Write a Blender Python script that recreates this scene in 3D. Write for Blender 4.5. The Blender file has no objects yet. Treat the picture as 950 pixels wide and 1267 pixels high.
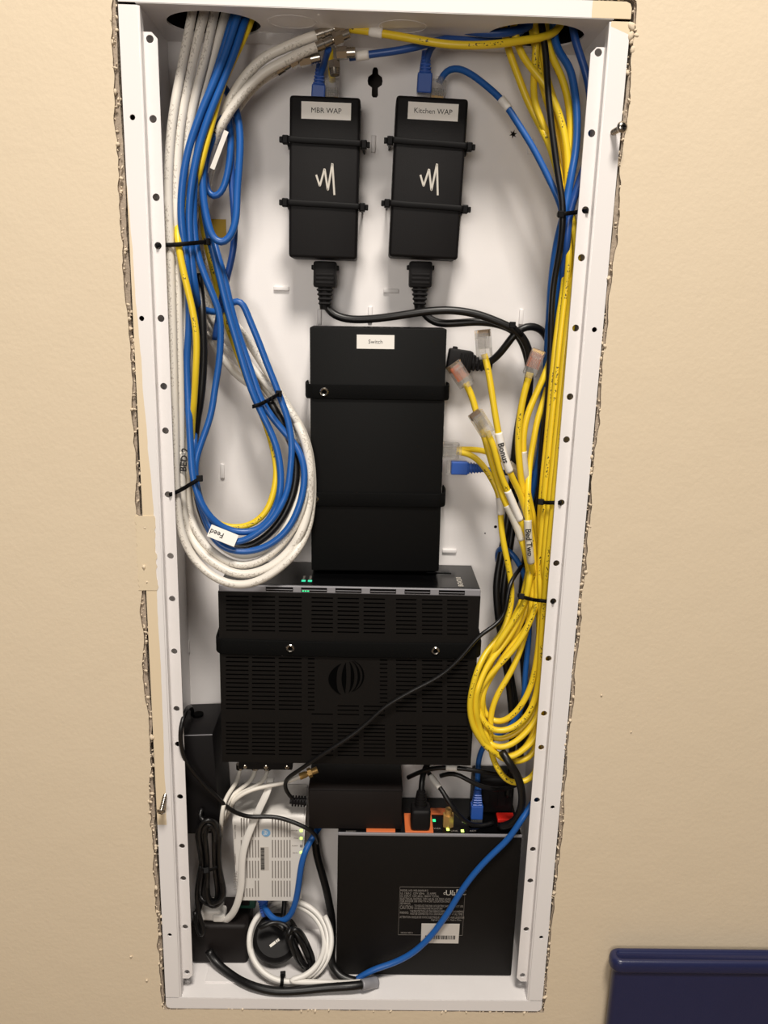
import bpy, bmesh, math, random
import numpy as np
from mathutils import Vector, Matrix
random.seed(7); rng = np.random.default_rng(7)
SC = bpy.context.scene; COL = SC.collection

# ---------------------------------------------------------------- camera (metres; wall face is y=0, cabinet centre is the origin)
IW, IH, FPX = 950, 1267, 1024.0
CAM = np.array([.0004, -.654, .2284]); PITCH, YAW, ROLL = .2518, .0226, .0271
cp, sp, cy, sy = math.cos(PITCH), math.sin(PITCH), math.cos(YAW), math.sin(YAW)
cF = np.array([sy*cp, cy*cp, -sp]); cR = np.array([cy, -sy, 0.]); cU = np.cross(cR, cF)
c_, s_ = math.cos(ROLL), math.sin(ROLL); cR, cU = c_*cR+s_*cU, -s_*cR+c_*cU
cd = bpy.data.cameras.new('camera'); cam = bpy.data.objects.new('camera', cd); COL.objects.link(cam)
cd.sensor_fit = 'VERTICAL'; cd.sensor_height = 36; cd.lens = FPX/IH*36; cd.clip_start = .01
m = Matrix.Identity(4)
for i in range(3):
    m[i][0], m[i][1], m[i][2], m[i][3] = cR[i], cU[i], -cF[i], CAM[i]
cam.matrix_world = m; SC.camera = cam

# ---------------------------------------------------------------- light
w = bpy.data.worlds.new('world'); SC.world = w; w.use_nodes = True
w.node_tree.nodes['Background'].inputs[0].default_value = (1, .93, .86, 1)
w.node_tree.nodes['Background'].inputs[1].default_value = .06
def area(name, loc, target, size, power, col):
    l = bpy.data.lights.new(name, 'AREA'); l.shape = 'DISK'; l.size = size; l.energy = power; l.color = col
    o = bpy.data.objects.new(name, l); COL.objects.link(o); o.location = loc
    o.rotation_euler = (Vector(target)-Vector(loc)).to_track_quat('-Z', 'Y').to_euler()
area('ceiling_lamp', (.10, -1.05, 1.85), (0, 0, .0), .45, 49, (1, .93, .84))
area('front_fill', (-.25, -1.55, .34), (0, 0, .05), .6, 8.2, (1, .93, .85))  # added fill from the front to even out the wall, no real lamp
SC.view_settings.view_transform = 'Standard'; SC.view_settings.look = 'None'
SC.view_settings.gamma = 1; SC.view_settings.use_curve_mapping = False
SC.view_settings.exposure = 0.0

# ---------------------------------------------------------------- helpers
def at(x, y, Y):                       # point seen at pixel x,y on the plane a depth Y behind the wall face
    d = cF*FPX+cR*(x-IW/2)-cU*(y-IH/2); return CAM+d*(Y-CAM[1])/d[1]
def at_many(q):                        # q: n x 3 (pixel x, pixel y, depth)
    d = cF*FPX+np.outer(q[:, 0]-IW/2, cR)-np.outer(q[:, 1]-IH/2, cU)
    return CAM+d*((q[:, 2]-CAM[1])/d[:, 1])[:, None]
def pix(P):
    d = np.asarray(P, float)-CAM; z = d@cF
    return IW/2+FPX*(d@cR)/z, IH/2-FPX*(d@cU)/z
def lin(h):
    v = [int(h[i:i+2], 16)/255 for i in (0, 2, 4)]
    return tuple(c/12.92 if c <= .04045 else ((c+.055)/1.055)**2.4 for c in v)+(1,)

class N:                               # tiny node-graph builder
    def __init__(s, name):
        s.m = bpy.data.materials.new(name); s.m.use_nodes = True; s.t = s.m.node_tree; s.b = s.t.nodes['Principled BSDF']
    def n(s, typ, **k):
        x = s.t.nodes.new(typ)
        for a, v in k.items(): setattr(x, a, v)
        return x
    def l(s, a, b): s.t.links.new(a, b)
    def math(s, op, a, b=None, c=None):
        x = s.n('ShaderNodeMath', operation=op)
        for i, v in enumerate((a, b, c)):
            if v is None: continue
            if isinstance(v, (int, float)): x.inputs[i].default_value = v
            else: s.l(v, x.inputs[i])
        return x.outputs[0]
    def noise(s, vec, scale, detail=3):
        x = s.n('ShaderNodeTexNoise'); x.inputs['Scale'].default_value = scale; x.inputs['Detail'].default_value = detail
        if vec is not None: s.l(vec, x.inputs['Vector'])
        return x.outputs[0]
    def mix(s, f, a, b):
        x = s.n('ShaderNodeMix', data_type='RGBA')
        s.l(f, x.inputs[0])
        for i, v in ((6, a), (7, b)):
            if isinstance(v, tuple): x.inputs[i].default_value = v
            else: s.l(v, x.inputs[i])
        return x.outputs[2]
    def bump(s, h, strength, dist=.001):
        x = s.n('ShaderNodeBump'); x.inputs['Strength'].default_value = strength; x.inputs['Distance'].default_value = dist
        s.l(h, x.inputs['Height']); s.l(x.outputs[0], s.b.inputs['Normal'])
    def obj(s): return s.n('ShaderNodeTexCoord').outputs['Object']
    def uv(s): return s.n('ShaderNodeTexCoord').outputs['UV']

def plain(name, h, rough=.5, metal=0, bump=0, bscale=600, var=0, spec=.5):
    g = N(name); col = lin(h)
    g.b.inputs['Roughness'].default_value = rough; g.b.inputs['Metallic'].default_value = metal
    g.b.inputs['Specular IOR Level'].default_value = spec
    o = g.obj()
    nz = g.noise(o, bscale)
    if bump: g.bump(nz, bump, .0006)
    f = g.noise(o, 40)
    dk = tuple(c*(1-var-.04) for c in col[:3])+(1,)
    g.l(g.mix(f, dk, col), g.b.inputs['Base Color'])
    return g.m
def emit(name, h, st):
    g = N(name); g.b.inputs['Emission Color'].default_value = lin(h); g.b.inputs['Emission Strength'].default_value = st
    g.b.inputs['Base Color'].default_value = lin(h); return g.m
def jacket(name, h, ink=None, band=(.0, .34), rough=.42, dense=.5, thr=.56):
    g = N(name); col = lin(h); g.b.inputs['Roughness'].default_value = rough
    uv = g.uv(); sx = g.n('ShaderNodeSeparateXYZ'); g.l(uv, sx.inputs[0]); u, v = sx.outputs[0], sx.outputs[1]
    cv = g.n('ShaderNodeCombineXYZ'); g.l(g.math('MULTIPLY', u, 30), cv.inputs[0])
    soft = g.noise(cv.outputs[0], 1.0)
    base = g.mix(soft, tuple(c*.86 for c in col[:3])+(1,), col)
    if ink:
        c2 = g.n('ShaderNodeCombineXYZ'); g.l(g.math('MULTIPLY', u, 520), c2.inputs[0]); g.l(g.math('MULTIPLY', v, 13), c2.inputs[1])
        letters = g.math('GREATER_THAN', g.noise(c2.outputs[0], 1.0, 1), thr)
        c3 = g.n('ShaderNodeCombineXYZ'); g.l(g.math('MULTIPLY', u, 26), c3.inputs[0])
        words = g.math('GREATER_THAN', g.noise(c3.outputs[0], 1.0, 1), 1-dense)
        inb = g.math('MULTIPLY', g.math('GREATER_THAN', v, band[0]), g.math('LESS_THAN', v, band[1]))
        f = g.math('MULTIPLY', g.math('MULTIPLY', letters, words), inb)
        base = g.mix(f, base, lin(ink))
    g.l(base, g.b.inputs['Base Color']); return g.m

M = {}
# painted wall: beige emulsion with roller texture and a few scuffs
g = N('wall_paint'); o = g.obj()
f = g.noise(o, 2.2, 4); scuff = g.math('GREATER_THAN', g.noise(o, 37, 2), .79)
g.l(g.mix(scuff, g.mix(f, lin('DDCBAF'), lin('E4D3B9')), lin('EBDFCC')), g.b.inputs['Base Color'])
g.b.inputs['Roughness'].default_value = .6
g.bump(g.math('ADD', g.noise(o, 260, 3), g.math('MULTIPLY', g.noise(o, 30, 3), 2.5)), .25, .0008); M['wall'] = g.m
M['gypsum'] = plain('gypsum_core', 'BFAE9B', .95, bump=1, bscale=420, var=.45)
M['crumb'] = plain('plaster_crumb', 'E8D6BC', .9, bump=.4, bscale=900, var=.15)
M['paint_skin'] = plain('dried_paint_skin', 'E6D4B6', .6, bump=.15, bscale=260, var=.04)
# white powder-coated steel; flange carries wall paint along its outer edge
M['steel'] = plain('white_powder_coat', 'EFEBEA', .38, bump=.12, bscale=1500, var=.02)
g = N('white_flange_with_wall_paint'); o = g.obj(); sx = g.n('ShaderNodeSeparateXYZ'); g.l(o, sx.inputs[0]); X, Z = sx.outputs[0], g.math('ADD', sx.outputs[2], -.424)
edge = g.math('ADD', g.math('MULTIPLY', g.math('SUBTRACT', g.noise(o, 26, 4), .5), .0035), X)
left = g.math('LESS_THAN', g.math('ADD', edge, g.math('MULTIPLY', g.math('MAXIMUM', g.math('SUBTRACT', Z, .06), 0.0), .036)), -.1722)
zl = g.math('MULTIPLY', g.math('LESS_THAN', Z, .40), g.math('GREATER_THAN', Z, -.235))
left = g.math('MULTIPLY', left, zl)
tr = g.math('MULTIPLY', g.math('GREATER_THAN', edge, .153), g.math('GREATER_THAN', g.math('ADD', Z, g.math('MULTIPLY', edge, .35)), .479))
g.l(g.mix(g.math('MAXIMUM', left, tr), lin('EFEBEA'), lin('E8D5B6')), g.b.inputs['Base Color'])
g.b.inputs['Roughness'].default_value = .4; g.bump(g.noise(o, 1500), .1, .0006); M['flange'] = g.m
M['dark'] = plain('dark_cavity', '2A2420', .9)
M['stud'] = plain('raw_wood', '6B4E3A', .9, bump=.5, bscale=200, var=.2)
M['carpet'] = plain('beige_carpet', '8F7E6A', .95, bump=1, bscale=500, var=.3)
M['abs'] = plain('black_abs', '121011', .55, bump=.25, bscale=2200, var=.1, spec=.22)
M['abs_matte'] = plain('black_textured_metal', '100D0B', .6, bump=.3, bscale=1800, var=.1, spec=.2)
M['switch'] = plain('black_switch_case', '060606', .6, bump=.2, bscale=1800, spec=.2)
M['brown'] = plain('dark_brown_plastic', '171211', .55, bump=.25, bscale=2200, var=.1, spec=.25)
M['deep'] = plain('slot_shadow_plastic', '020202', .9, spec=.05)
M['gloss'] = plain('gloss_black', '070708', .2, spec=.3)
M['velcro'] = plain('black_webbing', '050505', .85, bump=.8, bscale=1600, spec=.15)
M['silver'] = plain('grey_satin_plastic', '929196', .38, metal=.1)
M['metal'] = plain('nickel', 'B9B2A8', .25, metal=1)
M['brass'] = plain('brass', 'CFA766', .38, metal=.55)
M['gold'] = plain('gold_contact', 'D4A85A', .3, metal=1)
M['label'] = plain('white_label_tape', 'F2EEE8', .5)
M['grey_label'] = plain('grey_label', 'C9C3BC', .5)
M['ink'] = plain('black_ink', '1C1A1A', .6)
M['ink_grey'] = plain('grey_ink', '8B8580', .6)
M['print_grey'] = plain('grey_print', '8A847E', .6)
M['logo'] = plain('silver_print', 'C8C2B8', .4)
M['orange'] = plain('orange_outlet', 'D9713C', .5)
M['red'] = plain('red_switch', 'E0281E', .4)
M['ont'] = plain('off_white_plastic', 'DDD9D4', .4, bump=.1, bscale=1500)
M['blue_logo'] = plain('blue_logo_print', '7FB0DA', .4)
M['navy'] = plain('navy_plastic', '23284E', .32, bump=.15, bscale=700, var=.08)
M['led_g'] = emit('green_led', '2FE08A', 1.2); M['led_y'] = emit('yellow_green_led', 'C8F56A', 2.2)
M['led_t'] = emit('teal_led', '35C79A', .6)
M['coax'] = jacket('white_coax_jacket', 'ECE6DC', 'C2BBB1', (.36, .54), .4, .55)
M['coax2'] = jacket('white_coax_jacket_plain', 'ECE6DC', 'C5BEB4', (.0, .16), .4, .4)
M['blue'] = jacket('blue_cable_jacket', '1F5CA8', None, rough=.36)
M['blue_shaded'] = jacket('shaded_blue_cable_jacket', '24509A', None, rough=.38)  # darker copy of the blue jacket, shade put into the colour
M['blue_boot'] = plain('blue_boot_rubber', '2A55A8', .4)
M['yellow'] = jacket('yellow_cable_jacket', 'F2D02C', '5A4C14', (.36, .48), .38, .46)
M['yellow2'] = jacket('yellow_cable_jacket_plain', 'F2D02C', '5A4C14', (.62, .74), .38, .4)
M['black'] = jacket('black_cable_jacket', '0D0C0D', None, rough=.4)
M['white_cord'] = jacket('white_cord_jacket', 'F0ECE6', None, rough=.4)
M['tie'] = plain('black_nylon_tie', '0A090A', .55, spec=.15)
g = N('clear_polycarbonate'); g.b.inputs['Base Color'].default_value = (.8, .78, .75, 1); g.b.inputs['Roughness'].default_value = .12
g.b.inputs['Transmission Weight'].default_value = .8; g.b.inputs['IOR'].default_value = 1.3; g.b.inputs['Alpha'].default_value = .5; M['clear'] = g.m
g = N('clear_label_tape'); g.b.inputs['Base Color'].default_value = (.85, .83, .76, 1); g.b.inputs['Roughness'].default_value = .3
g.b.inputs['Transmission Weight'].default_value = .35; M['clear_tape'] = g.m

ROOT = {}
def rl(p):
    while p is not None and p.parent: p = p.parent
    return ROOT.get(p, Vector((0, 0, 0))) if p is not None else Vector((0, 0, 0))
def tag(o, label=None, cat=None, group=None, kind=None):
    if label: o['label'] = label
    if cat: o['category'] = cat
    if group: o['group'] = group
    if kind: o['kind'] = kind
    return o
def link_mesh(name, me, mat, parent=None, loc=None, T=None):
    me.name = name
    if T is not None: me.transform(T)
    o = bpy.data.objects.new(name, me); COL.objects.link(o)
    for mm in (mat if isinstance(mat, (list, tuple)) else [mat]): me.materials.append(mm)
    if parent is not None:
        o.parent = parent; me.transform(Matrix.Translation(-rl(parent)))
    elif loc is not None:
        o.location = loc; me.transform(Matrix.Translation(-Vector(loc))); ROOT[o] = Vector(loc)
    return o
def obj(name, bm, mat, parent=None, loc=None, T=None, smooth=False):
    bmesh.ops.recalc_face_normals(bm, faces=bm.faces)
    me = bpy.data.meshes.new(name); bm.to_mesh(me); bm.free()
    if smooth:
        for p in me.polygons: p.use_smooth = True
        if smooth != 'all':
            try: me.set_sharp_from_angle(angle=math.radians(40))
            except Exception: pass
    return link_mesh(name, me, mat, parent, loc, T)
def thing(name, label, cat, loc, group=None):
    o = bpy.data.objects.new(name, None); COL.objects.link(o); o.empty_display_size = .01
    o.location = loc; ROOT[o] = Vector(loc); return tag(o, label, cat, group)
def box(bm, x0, x1, y0, y1, z0, z1, bev=0, seg=2, taper=None):
    r = bmesh.ops.create_cube(bm, size=1)['verts']
    for v in r:
        v.co = Vector(((x0+x1)/2+v.co.x*(x1-x0), (y0+y1)/2+v.co.y*(y1-y0), (z0+z1)/2+v.co.z*(z1-z0)))
    if bev:
        es = list({e for v in r for e in v.link_edges})
        bmesh.ops.bevel(bm, geom=es, offset=bev, segments=seg, affect='EDGES', profile=.5)
    return bm
def B(*a, **k): return box(bmesh.new(), *a, **k)
def cyl(bm, p0, p1, r0, r1=None, seg=20, caps=True):
    p0, p1 = Vector(p0), Vector(p1); d = p1-p0
    T = Matrix.Translation((p0+p1)/2) @ d.to_track_quat('Z', 'Y').to_matrix().to_4x4()
    bmesh.ops.create_cone(bm, cap_ends=caps, segments=seg, radius1=r0, radius2=r0 if r1 is None else r1, depth=d.length, matrix=T)
    return bm
def lathe(prof, p, axis, seg=24):                    # prof: (radius, along axis)
    bm = bmesh.new(); T = Matrix.Translation(Vector(p)) @ Vector(axis).to_track_quat('Z', 'Y').to_matrix().to_4x4()
    rings = [[bm.verts.new(T @ Vector((r*math.cos(2*math.pi*k/seg), r*math.sin(2*math.pi*k/seg), h))) for k in range(seg)] for r, h in prof]
    for a, b in zip(rings, rings[1:]):
        for k in range(seg): bm.faces.new((a[k], a[(k+1) % seg], b[(k+1) % seg], b[k]))
    for q in (rings[0], rings[-1]): bm.faces.new(q)
    return bm
def plate(polys, t, T):                              # first polygon is the outline, the rest are holes; thickness t along local z
    cu = bpy.data.curves.new('tmp', 'CURVE'); cu.dimensions = '2D'; cu.fill_mode = 'BOTH'; cu.extrude = t/2
    for p in polys:
        s = cu.splines.new('POLY'); s.points.add(len(p)-1); s.use_cyclic_u = True
        for q, (x, y) in zip(s.points, p): q.co = (x, y, 0, 1)
    ob = bpy.data.objects.new('tmp', cu); me = bpy.data.meshes.new_from_object(ob)
    bpy.data.objects.remove(ob); bpy.data.curves.remove(cu); me.transform(T); me.materials.clear(); return me
def circle(x, y, rx, ry=None, n=24):
    ry = rx if ry is None else ry
    return [(x+rx*math.cos(2*math.pi*k/n), y+ry*math.sin(2*math.pi*k/n)) for k in range(n)]
def frame(o, right, up):
    r, u = Vector(right).normalized(), Vector(up).normalized(); n = r.cross(u)
    T = Matrix.Identity(4)
    for i in range(3): T[i][0], T[i][1], T[i][2], T[i][3] = r[i], u[i], n[i], o[i]
    return T
def front(x, z, y, rot=0):                           # faces the viewer: local x right, local y up, normal towards -y
    c, s = math.cos(rot), math.sin(rot); return frame((x, y, z), (c, 0, s), (-s, 0, c))
def text(body, size, mat, parent, T, name='lettering', align='CENTER', depth=.00005, bold=0):
    cu = bpy.data.curves.new('t', 'FONT'); cu.body = body; cu.size = size; cu.align_x = align; cu.align_y = 'CENTER'
    cu.resolution_u = 2; cu.extrude = depth; cu.offset = bold
    ob = bpy.data.objects.new('t', cu); me = bpy.data.meshes.new_from_object(ob); bpy.data.objects.remove(ob)
    me.materials.clear(); return link_mesh(name, me, mat, parent, None, T)
def basis(d, up):                                    # columns: side, up, direction
    d = Vector(d).normalized(); s = Vector(up).cross(d).normalized(); u = d.cross(s)
    return s, u, d
def local(p, d, up=(0, -1, 0)):                      # local z runs along d, local y towards up
    s, u, d = basis(d, up); T = Matrix.Identity(4)
    for i in range(3): T[i][0], T[i][1], T[i][2], T[i][3] = s[i], u[i], d[i], p[i]
    return T

# ---------------------------------------------------------------- tubes
def sweep(P, r, seg=12, side=None, half=None, uv=True):
    P = np.asarray(P, float); n = len(P); t = np.gradient(P, axis=0); t /= np.linalg.norm(t, axis=1)[:, None]
    a = np.zeros_like(P)
    ref = np.array((0, -1., 0)) if side is None else np.array(side, float)
    for i in range(n):
        v = ref if (i == 0 or side is not None) else a[i-1]
        v = v-t[i]*(v@t[i])
        if np.linalg.norm(v) < 1e-4: v = np.array((1., .3, .2)); v -= t[i]*(v@t[i])
        a[i] = v/np.linalg.norm(v)
    if side is None:                                 # turn slowly back to the printed side facing out
        for i in range(n):
            v = np.array((0, -1., 0)); v = v-t[i]*(v@t[i]); l = np.linalg.norm(v)
            if l > .3:
                v = .35*v/l+.65*a[i]; v -= t[i]*(v@t[i]); a[i] = v/np.linalg.norm(v)
    b = np.cross(t, a)
    if half is None: prof = [(math.cos(2*math.pi*(k+.0)/seg-math.pi*.8)*r, math.sin(2*math.pi*k/seg-math.pi*.8)*r) for k in range(seg)]
    else:
        hw, ht = half; prof = [(hw, ht*.5), (hw*.85, ht), (-hw*.85, ht), (-hw, ht*.5), (-hw, -ht*.5), (-hw*.85, -ht), (hw*.85, -ht), (hw, -ht*.5)]; seg = 8
    V = np.concatenate([P[i]+np.outer([q[0] for q in prof], a[i])+np.outer([q[1] for q in prof], b[i]) for i in range(n)])
    Fc = [(i*seg+k, i*seg+(k+1) % seg, (i+1)*seg+(k+1) % seg, (i+1)*seg+k) for i in range(n-1) for k in range(seg)]
    nq = len(Fc)
    Fc += [tuple(range(seg))[::-1], tuple((n-1)*seg+k for k in range(seg))]
    me = bpy.data.meshes.new('tube'); me.from_pydata(V.tolist(), [], Fc)
    s = np.concatenate([[0], np.cumsum(np.linalg.norm(np.diff(P, axis=0), axis=1))])+rng.random()*3
    U = np.zeros((nq*4+2*seg, 2)); q = np.arange(nq); i, k = q//seg, q % seg
    for c, (di, dk) in enumerate(((0, 0), (0, 1), (1, 1), (1, 0))):
        U[q*4+c, 0] = s[i+di]; U[q*4+c, 1] = (k+dk)/seg
    me.uv_layers.new(name='UVMap').data.foreach_set('uv', U.ravel())
    for p in me.polygons: p.use_smooth = p.index < nq
    me.flip_normals() if False else None
    bm = bmesh.new(); bm.from_mesh(me); bmesh.ops.recalc_face_normals(bm, faces=bm.faces); bm.to_mesh(me); bm.free()
    return me
def spline(Q, step):                                 # centripetal Catmull-Rom, resampled
    Q = np.asarray(Q, float)
    Q = np.vstack([2*Q[0]-Q[1], Q, 2*Q[-1]-Q[-2]]); out = []
    for i in range(1, len(Q)-2):
        p0, p1, p2, p3 = Q[i-1:i+3]
        t0 = 0; t1 = t0+max(np.linalg.norm(p1-p0), 1e-6)**.5; t2 = t1+max(np.linalg.norm(p2-p1), 1e-6)**.5; t3 = t2+max(np.linalg.norm(p3-p2), 1e-6)**.5
        t = np.linspace(t1, t2, 17)[:-1, None]
        A1 = (t1-t)/(t1-t0)*p0+(t-t0)/(t1-t0)*p1; A2 = (t2-t)/(t2-t1)*p1+(t-t1)/(t2-t1)*p2; A3 = (t3-t)/(t3-t2)*p2+(t-t2)/(t3-t2)*p3
        B1 = (t2-t)/(t2-t0)*A1+(t-t0)/(t2-t0)*A2; B2 = (t3-t)/(t3-t1)*A2+(t-t1)/(t3-t1)*A3
        out.append((t2-t)/(t2-t1)*B1+(t-t1)/(t2-t1)*B2)
    out = np.vstack(out+[Q[-2][None]])
    s = np.concatenate([[0], np.cumsum(np.linalg.norm(np.diff(out, axis=0), axis=1))])
    n = max(4, int(s[-1]/step)+1); u = np.linspace(0, s[-1], n)
    out = np.stack([np.interp(u, s, out[:, k]) for k in range(3)], 1)
    for _ in range(2): out[1:-1] = .25*out[:-2]+.5*out[1:-1]+.25*out[2:]
    return out
def pts(spec):                                       # "x,y,depth_mm ..." ; "@x,z,y" are millimetres in the cabinet
    P = []
    for q in spec.split():
        if q[0] == '@': x, z, y = map(float, q[1:].split(',')); P.append((x/1000, y/1000, z/1000))
        else: x, y, d = map(float, q.split(',')); P.append(at(x, y, d/1000))
    return np.array(P)

# ---------------------------------------------------------------- setting: wall with a rough cut-out, far board of the cavity, floor
HW, HZ, CEIL, FLOORZ, BACK = .181, .436, .425, -.424, .090
FLZ = -.80
def jag(n, amp, lo):
    a = np.convolve(rng.random(n)**1.4, (.3, .4, .3), 'same')*(.4+1.2*np.interp(np.arange(n), np.sort(rng.random(14))*n, rng.random(14))); b = np.interp(np.arange(n), np.arange(0, n+9, 9), rng.random(len(np.arange(0, n+9, 9))))
    return lo+amp*(.45*a+.75*b)
hole = []
nz, nx = 330, 110
gl = jag(nz, .0052, .0018); zz = np.linspace(-HZ-.002, HZ+.001, nz)
gl = np.where((zz > -.012) & (zz < .052), .0004+.0006*rng.random(nz), gl)      # paint still bridges the gap here
gr = jag(nz, .0036, .0012); gb = jag(nx, .0022, .0006); gt = jag(nx, .0026, .0010); xx = np.linspace(-HW, HW, nx)
hole += [(x, -HZ-gq) for x, gq in zip(xx, gb)]
hole += [(HW+gq, z) for z, gq in zip(zz, gr)]
hole += [(x, HZ+gq) for x, gq in zip(xx[::-1], gt)]
hole += [(-HW-gq, z) for z, gq in zip(zz[::-1], gl[::-1])]
me = plate([[(-2.2, FLZ), (2.2, FLZ), (2.2, 1.7), (-2.2, 1.7)], hole], .0125, front(0, 0, .00625))
wall = link_mesh('wall_back', me, [M['wall'], M['gypsum']])
for p in me.polygons: p.material_index = 0 if abs(p.normal.y) > .5 else 1
tag(wall, kind='structure')
core = [(x*(1-.0009/abs(x)) if abs(x) > .15 else x, z*(1-.0006/abs(z)) if abs(z) > .4 else z) for x, z in hole]
core = []
for g0, s0 in ((jag(nx, .0010, .0004), 'b'), (jag(nz, .0022, .0004), 'r'), (jag(nx, .0012, .0005), 't'), (jag(nz, .0026, .0007), 'l')):
    if s0 == 'b': core += [(x, -HZ-.0008-q) for x, q in zip(xx, g0)]
    elif s0 == 'r': core += [(HW+q, z) for z, q in zip(zz, g0)]
    elif s0 == 't': core += [(x, HZ+.0008+q) for x, q in zip(xx[::-1], g0)]
    else: core += [(-HW-q, z) for z, q in zip(zz[::-1], g0)]
cm = plate([[(-.25, -.5), (.25, -.5), (.25, .5), (-.25, .5)], core], .0095, front(0, 0, .0025+.00475))
link_mesh('gypsum_core', cm, M['gypsum'], wall)
bm = bmesh.new()
for k in range(1000):                                  # crumbs of plaster left along the cut
    x, z = hole[rng.integers(len(hole))]
    if -.012 < z < .052 and x < 0 and rng.random() < .6: continue
    r = .0005+.0011*rng.random()**2
    dx = (.0012*(rng.random()-.5)-.0026*rng.random()*(1 if x > 0 else -1)) if abs(z) < HZ-.004 else 0
    T = Matrix.Translation((x+dx, -.0004+.006*rng.random(), z+.0015*(rng.random()-.5))) @ Matrix.Rotation(rng.random()*6, 4, Vector(rng.random(3)-.5).normalized()) @ Matrix.Diagonal((r*(.5+rng.random()), r*(.6+rng.random()), r*(.6+1.6*rng.random()), 1))
    bmesh.ops.create_icosphere(bm, subdivisions=1, radius=1, matrix=T)
for x, z, r in ((-.2116, -.377, .0014), (-.198, -.404, .0015), (.2085, -.1, .0011), (.238, -.135, .0008)):
    bmesh.ops.create_icosphere(bm, subdivisions=1, radius=1, matrix=Matrix.Translation((x, -.0005, z)) @ Matrix.Diagonal((r, r*.7, r*.7, 1)))
for k in range(12):                                   # torn lump at the upper right corner
    r = .0012+.0018*rng.random()
    bmesh.ops.create_icosphere(bm, subdivisions=2, radius=1, matrix=Matrix.Translation((.1815+.005*rng.random(), .0002+.003*rng.random(), .406+.016*rng.random())) @ Matrix.Rotation(rng.random()*3, 4, 'Y') @ Matrix.Diagonal((r*.8, r*.6, r*1.3, 1)))
cr = obj('plaster_crumbs', bm, M['crumb'], wall, smooth='all'); tag(cr, kind='stuff')
# dried paint skin bridging wall and cabinet edge, left
zz2 = np.linspace(-.0115, .0525, 26)
sk = [(-.1875+.0016*rng.random(), z) for z in zz2]+[(-.1722+.0016*rng.random(), z+.0008*rng.random()) for z in zz2[::-1]]
link_mesh('paint_skin', plate([sk], .0005, front(0, 0, -.0002)), M['paint_skin'], wall)

bm = bmesh.new(); box(bm, -2.2, 2.2, .112, .122, FLZ, 1.7); tag(obj('wall_far', bm, M['dark']), kind='structure')
bm = bmesh.new(); box(bm, -2.2, 2.2, -2.6, .122, FLZ-.02, FLZ); tag(obj('floor', bm, M['carpet']), kind='structure')
for n_, x in (('trim_1', -.206), ('trim_2', .206)):
    tag(obj(n_, B(x-.019, x+.019, .0128, .1115, FLZ, 1.7), M['stud']), kind='structure')

# ---------------------------------------------------------------- the recessed steel cabinet
cab = thing('wiring_cabinet', 'tall recessed white steel wiring cabinet set into the cut-out beige wall', 'cabinet', (0, .09, FLOORZ))
def zs(lst, y): return [at(px, py, y)[2] for px, py in lst]
LR = [(183, 48), (187, 147), (192, 244), (194, 304), (198, 394), (203, 478), (205, 533), (210, 612), (211, 688), (213, 741), (216, 806), (218, 877), (220, 921), (223, 986), (225, 1047), (227, 1087), (230, 1147), (231, 1203)]
RR = [(744, 65), (736, 165), (727, 260), (724, 319), (715, 406), (708, 491), (703, 544), (694, 622), (688, 697), (685, 744), (679, 815), (674, 883), (671, 925), (665, 990), (660, 1051), (657, 1090), (651, 1150), (646, 1207)]
RX0, RX1, RY = .1562, .1672, .0075
def rail(sg, hz):
    o = [(sg*RX1, -.409), (sg*RX1, .409), (sg*(RX0+.004), .409), (sg*RX0, .405), (sg*RX0, -.405), (sg*(RX0+.004), -.409)]
    hs = [circle(sg*(RX0+.0054), z, .0027) for z in hz]
    return link_mesh('mounting_rail', plate([o]+hs, .0014, front(0, 0, RY+.0007)), M['steel'], cab)
rail(-1, zs(LR, RY)); rail(1, zs(RR, RY))
def side_flange(sg, hz):
    o = [(sg*HW, -.4238), (sg*HW, .4238), (sg*.1675, .4238), (sg*.1675, -.4238)]
    return link_mesh('front_flange', plate([o]+[circle(sg*.1745, z, .002) for z in hz], .0014, front(0, 0, .0007)), M['flange'], cab)
side_flange(-1, zs([(162, 145), (175, 394), (210, 1157)], 0)); side_flange(1, zs([(737, 408), (685, 999), (670, 1160)], 0))
for sg in (-1, 1):
    a, b = sorted((sg*.1660, sg*.1675))
    obj('return_lip', B(a, b, .0002, RY+.0014, -.4236, .4236, .0004), M['steel'], cab)
    a, b = sorted((sg*.1675, sg*.1690))
    obj('side_panel', B(a, b, RY, BACK, FLOORZ-.001, CEIL+.001), M['steel'], cab)
def bent(z0, zl, name):                               # top / bottom front lip with rolled edge and rounded corners
    bm = bmesh.new(); sgn = 1 if z0 > zl else -1
    box(bm, -HW, HW, 0, .0014, min(z0, zl), max(z0, zl), 0)
    bmesh.ops.bevel(bm, geom=[e for e in bm.edges if abs(e.verts[0].co.z-e.verts[1].co.z) < 1e-6 and abs(e.verts[0].co.y-e.verts[1].co.y) < 1e-6], offset=.0006, segments=2, affect='EDGES')
    return bm
def lip(z_out, z_in, name):
    s = 1 if z_out > z_in else -1; r = .004
    o = [(-HW, z_in), (-HW, z_out-s*r), (-HW+r*.3, z_out-s*r*.3), (-HW+r, z_out), (HW-r, z_out), (HW-r*.3, z_out-s*r*.3), (HW, z_out-s*r), (HW, z_in)]
    return link_mesh(name, plate([o], .0014, front(0, 0, .0007)), M['flange'], cab)
lip(.4365, CEIL+.0006, 'top_lip'); lip(-.4365, FLOORZ-.0006, 'bottom_lip')
top = frame((0, 0, CEIL+.0007), (1, 0, 0), (0, 1, 0))
hl = (-.1215, .042); hr = (.1215, .044)
link_mesh('top_panel', plate([[(-.169, .0002), (.169, .0002), (.169, BACK), (-.169, BACK)], circle(*hl, .035, .0300, 40), circle(*hr, .0365, .0305, 40)], .0014, top), M['steel'], cab)
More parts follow.
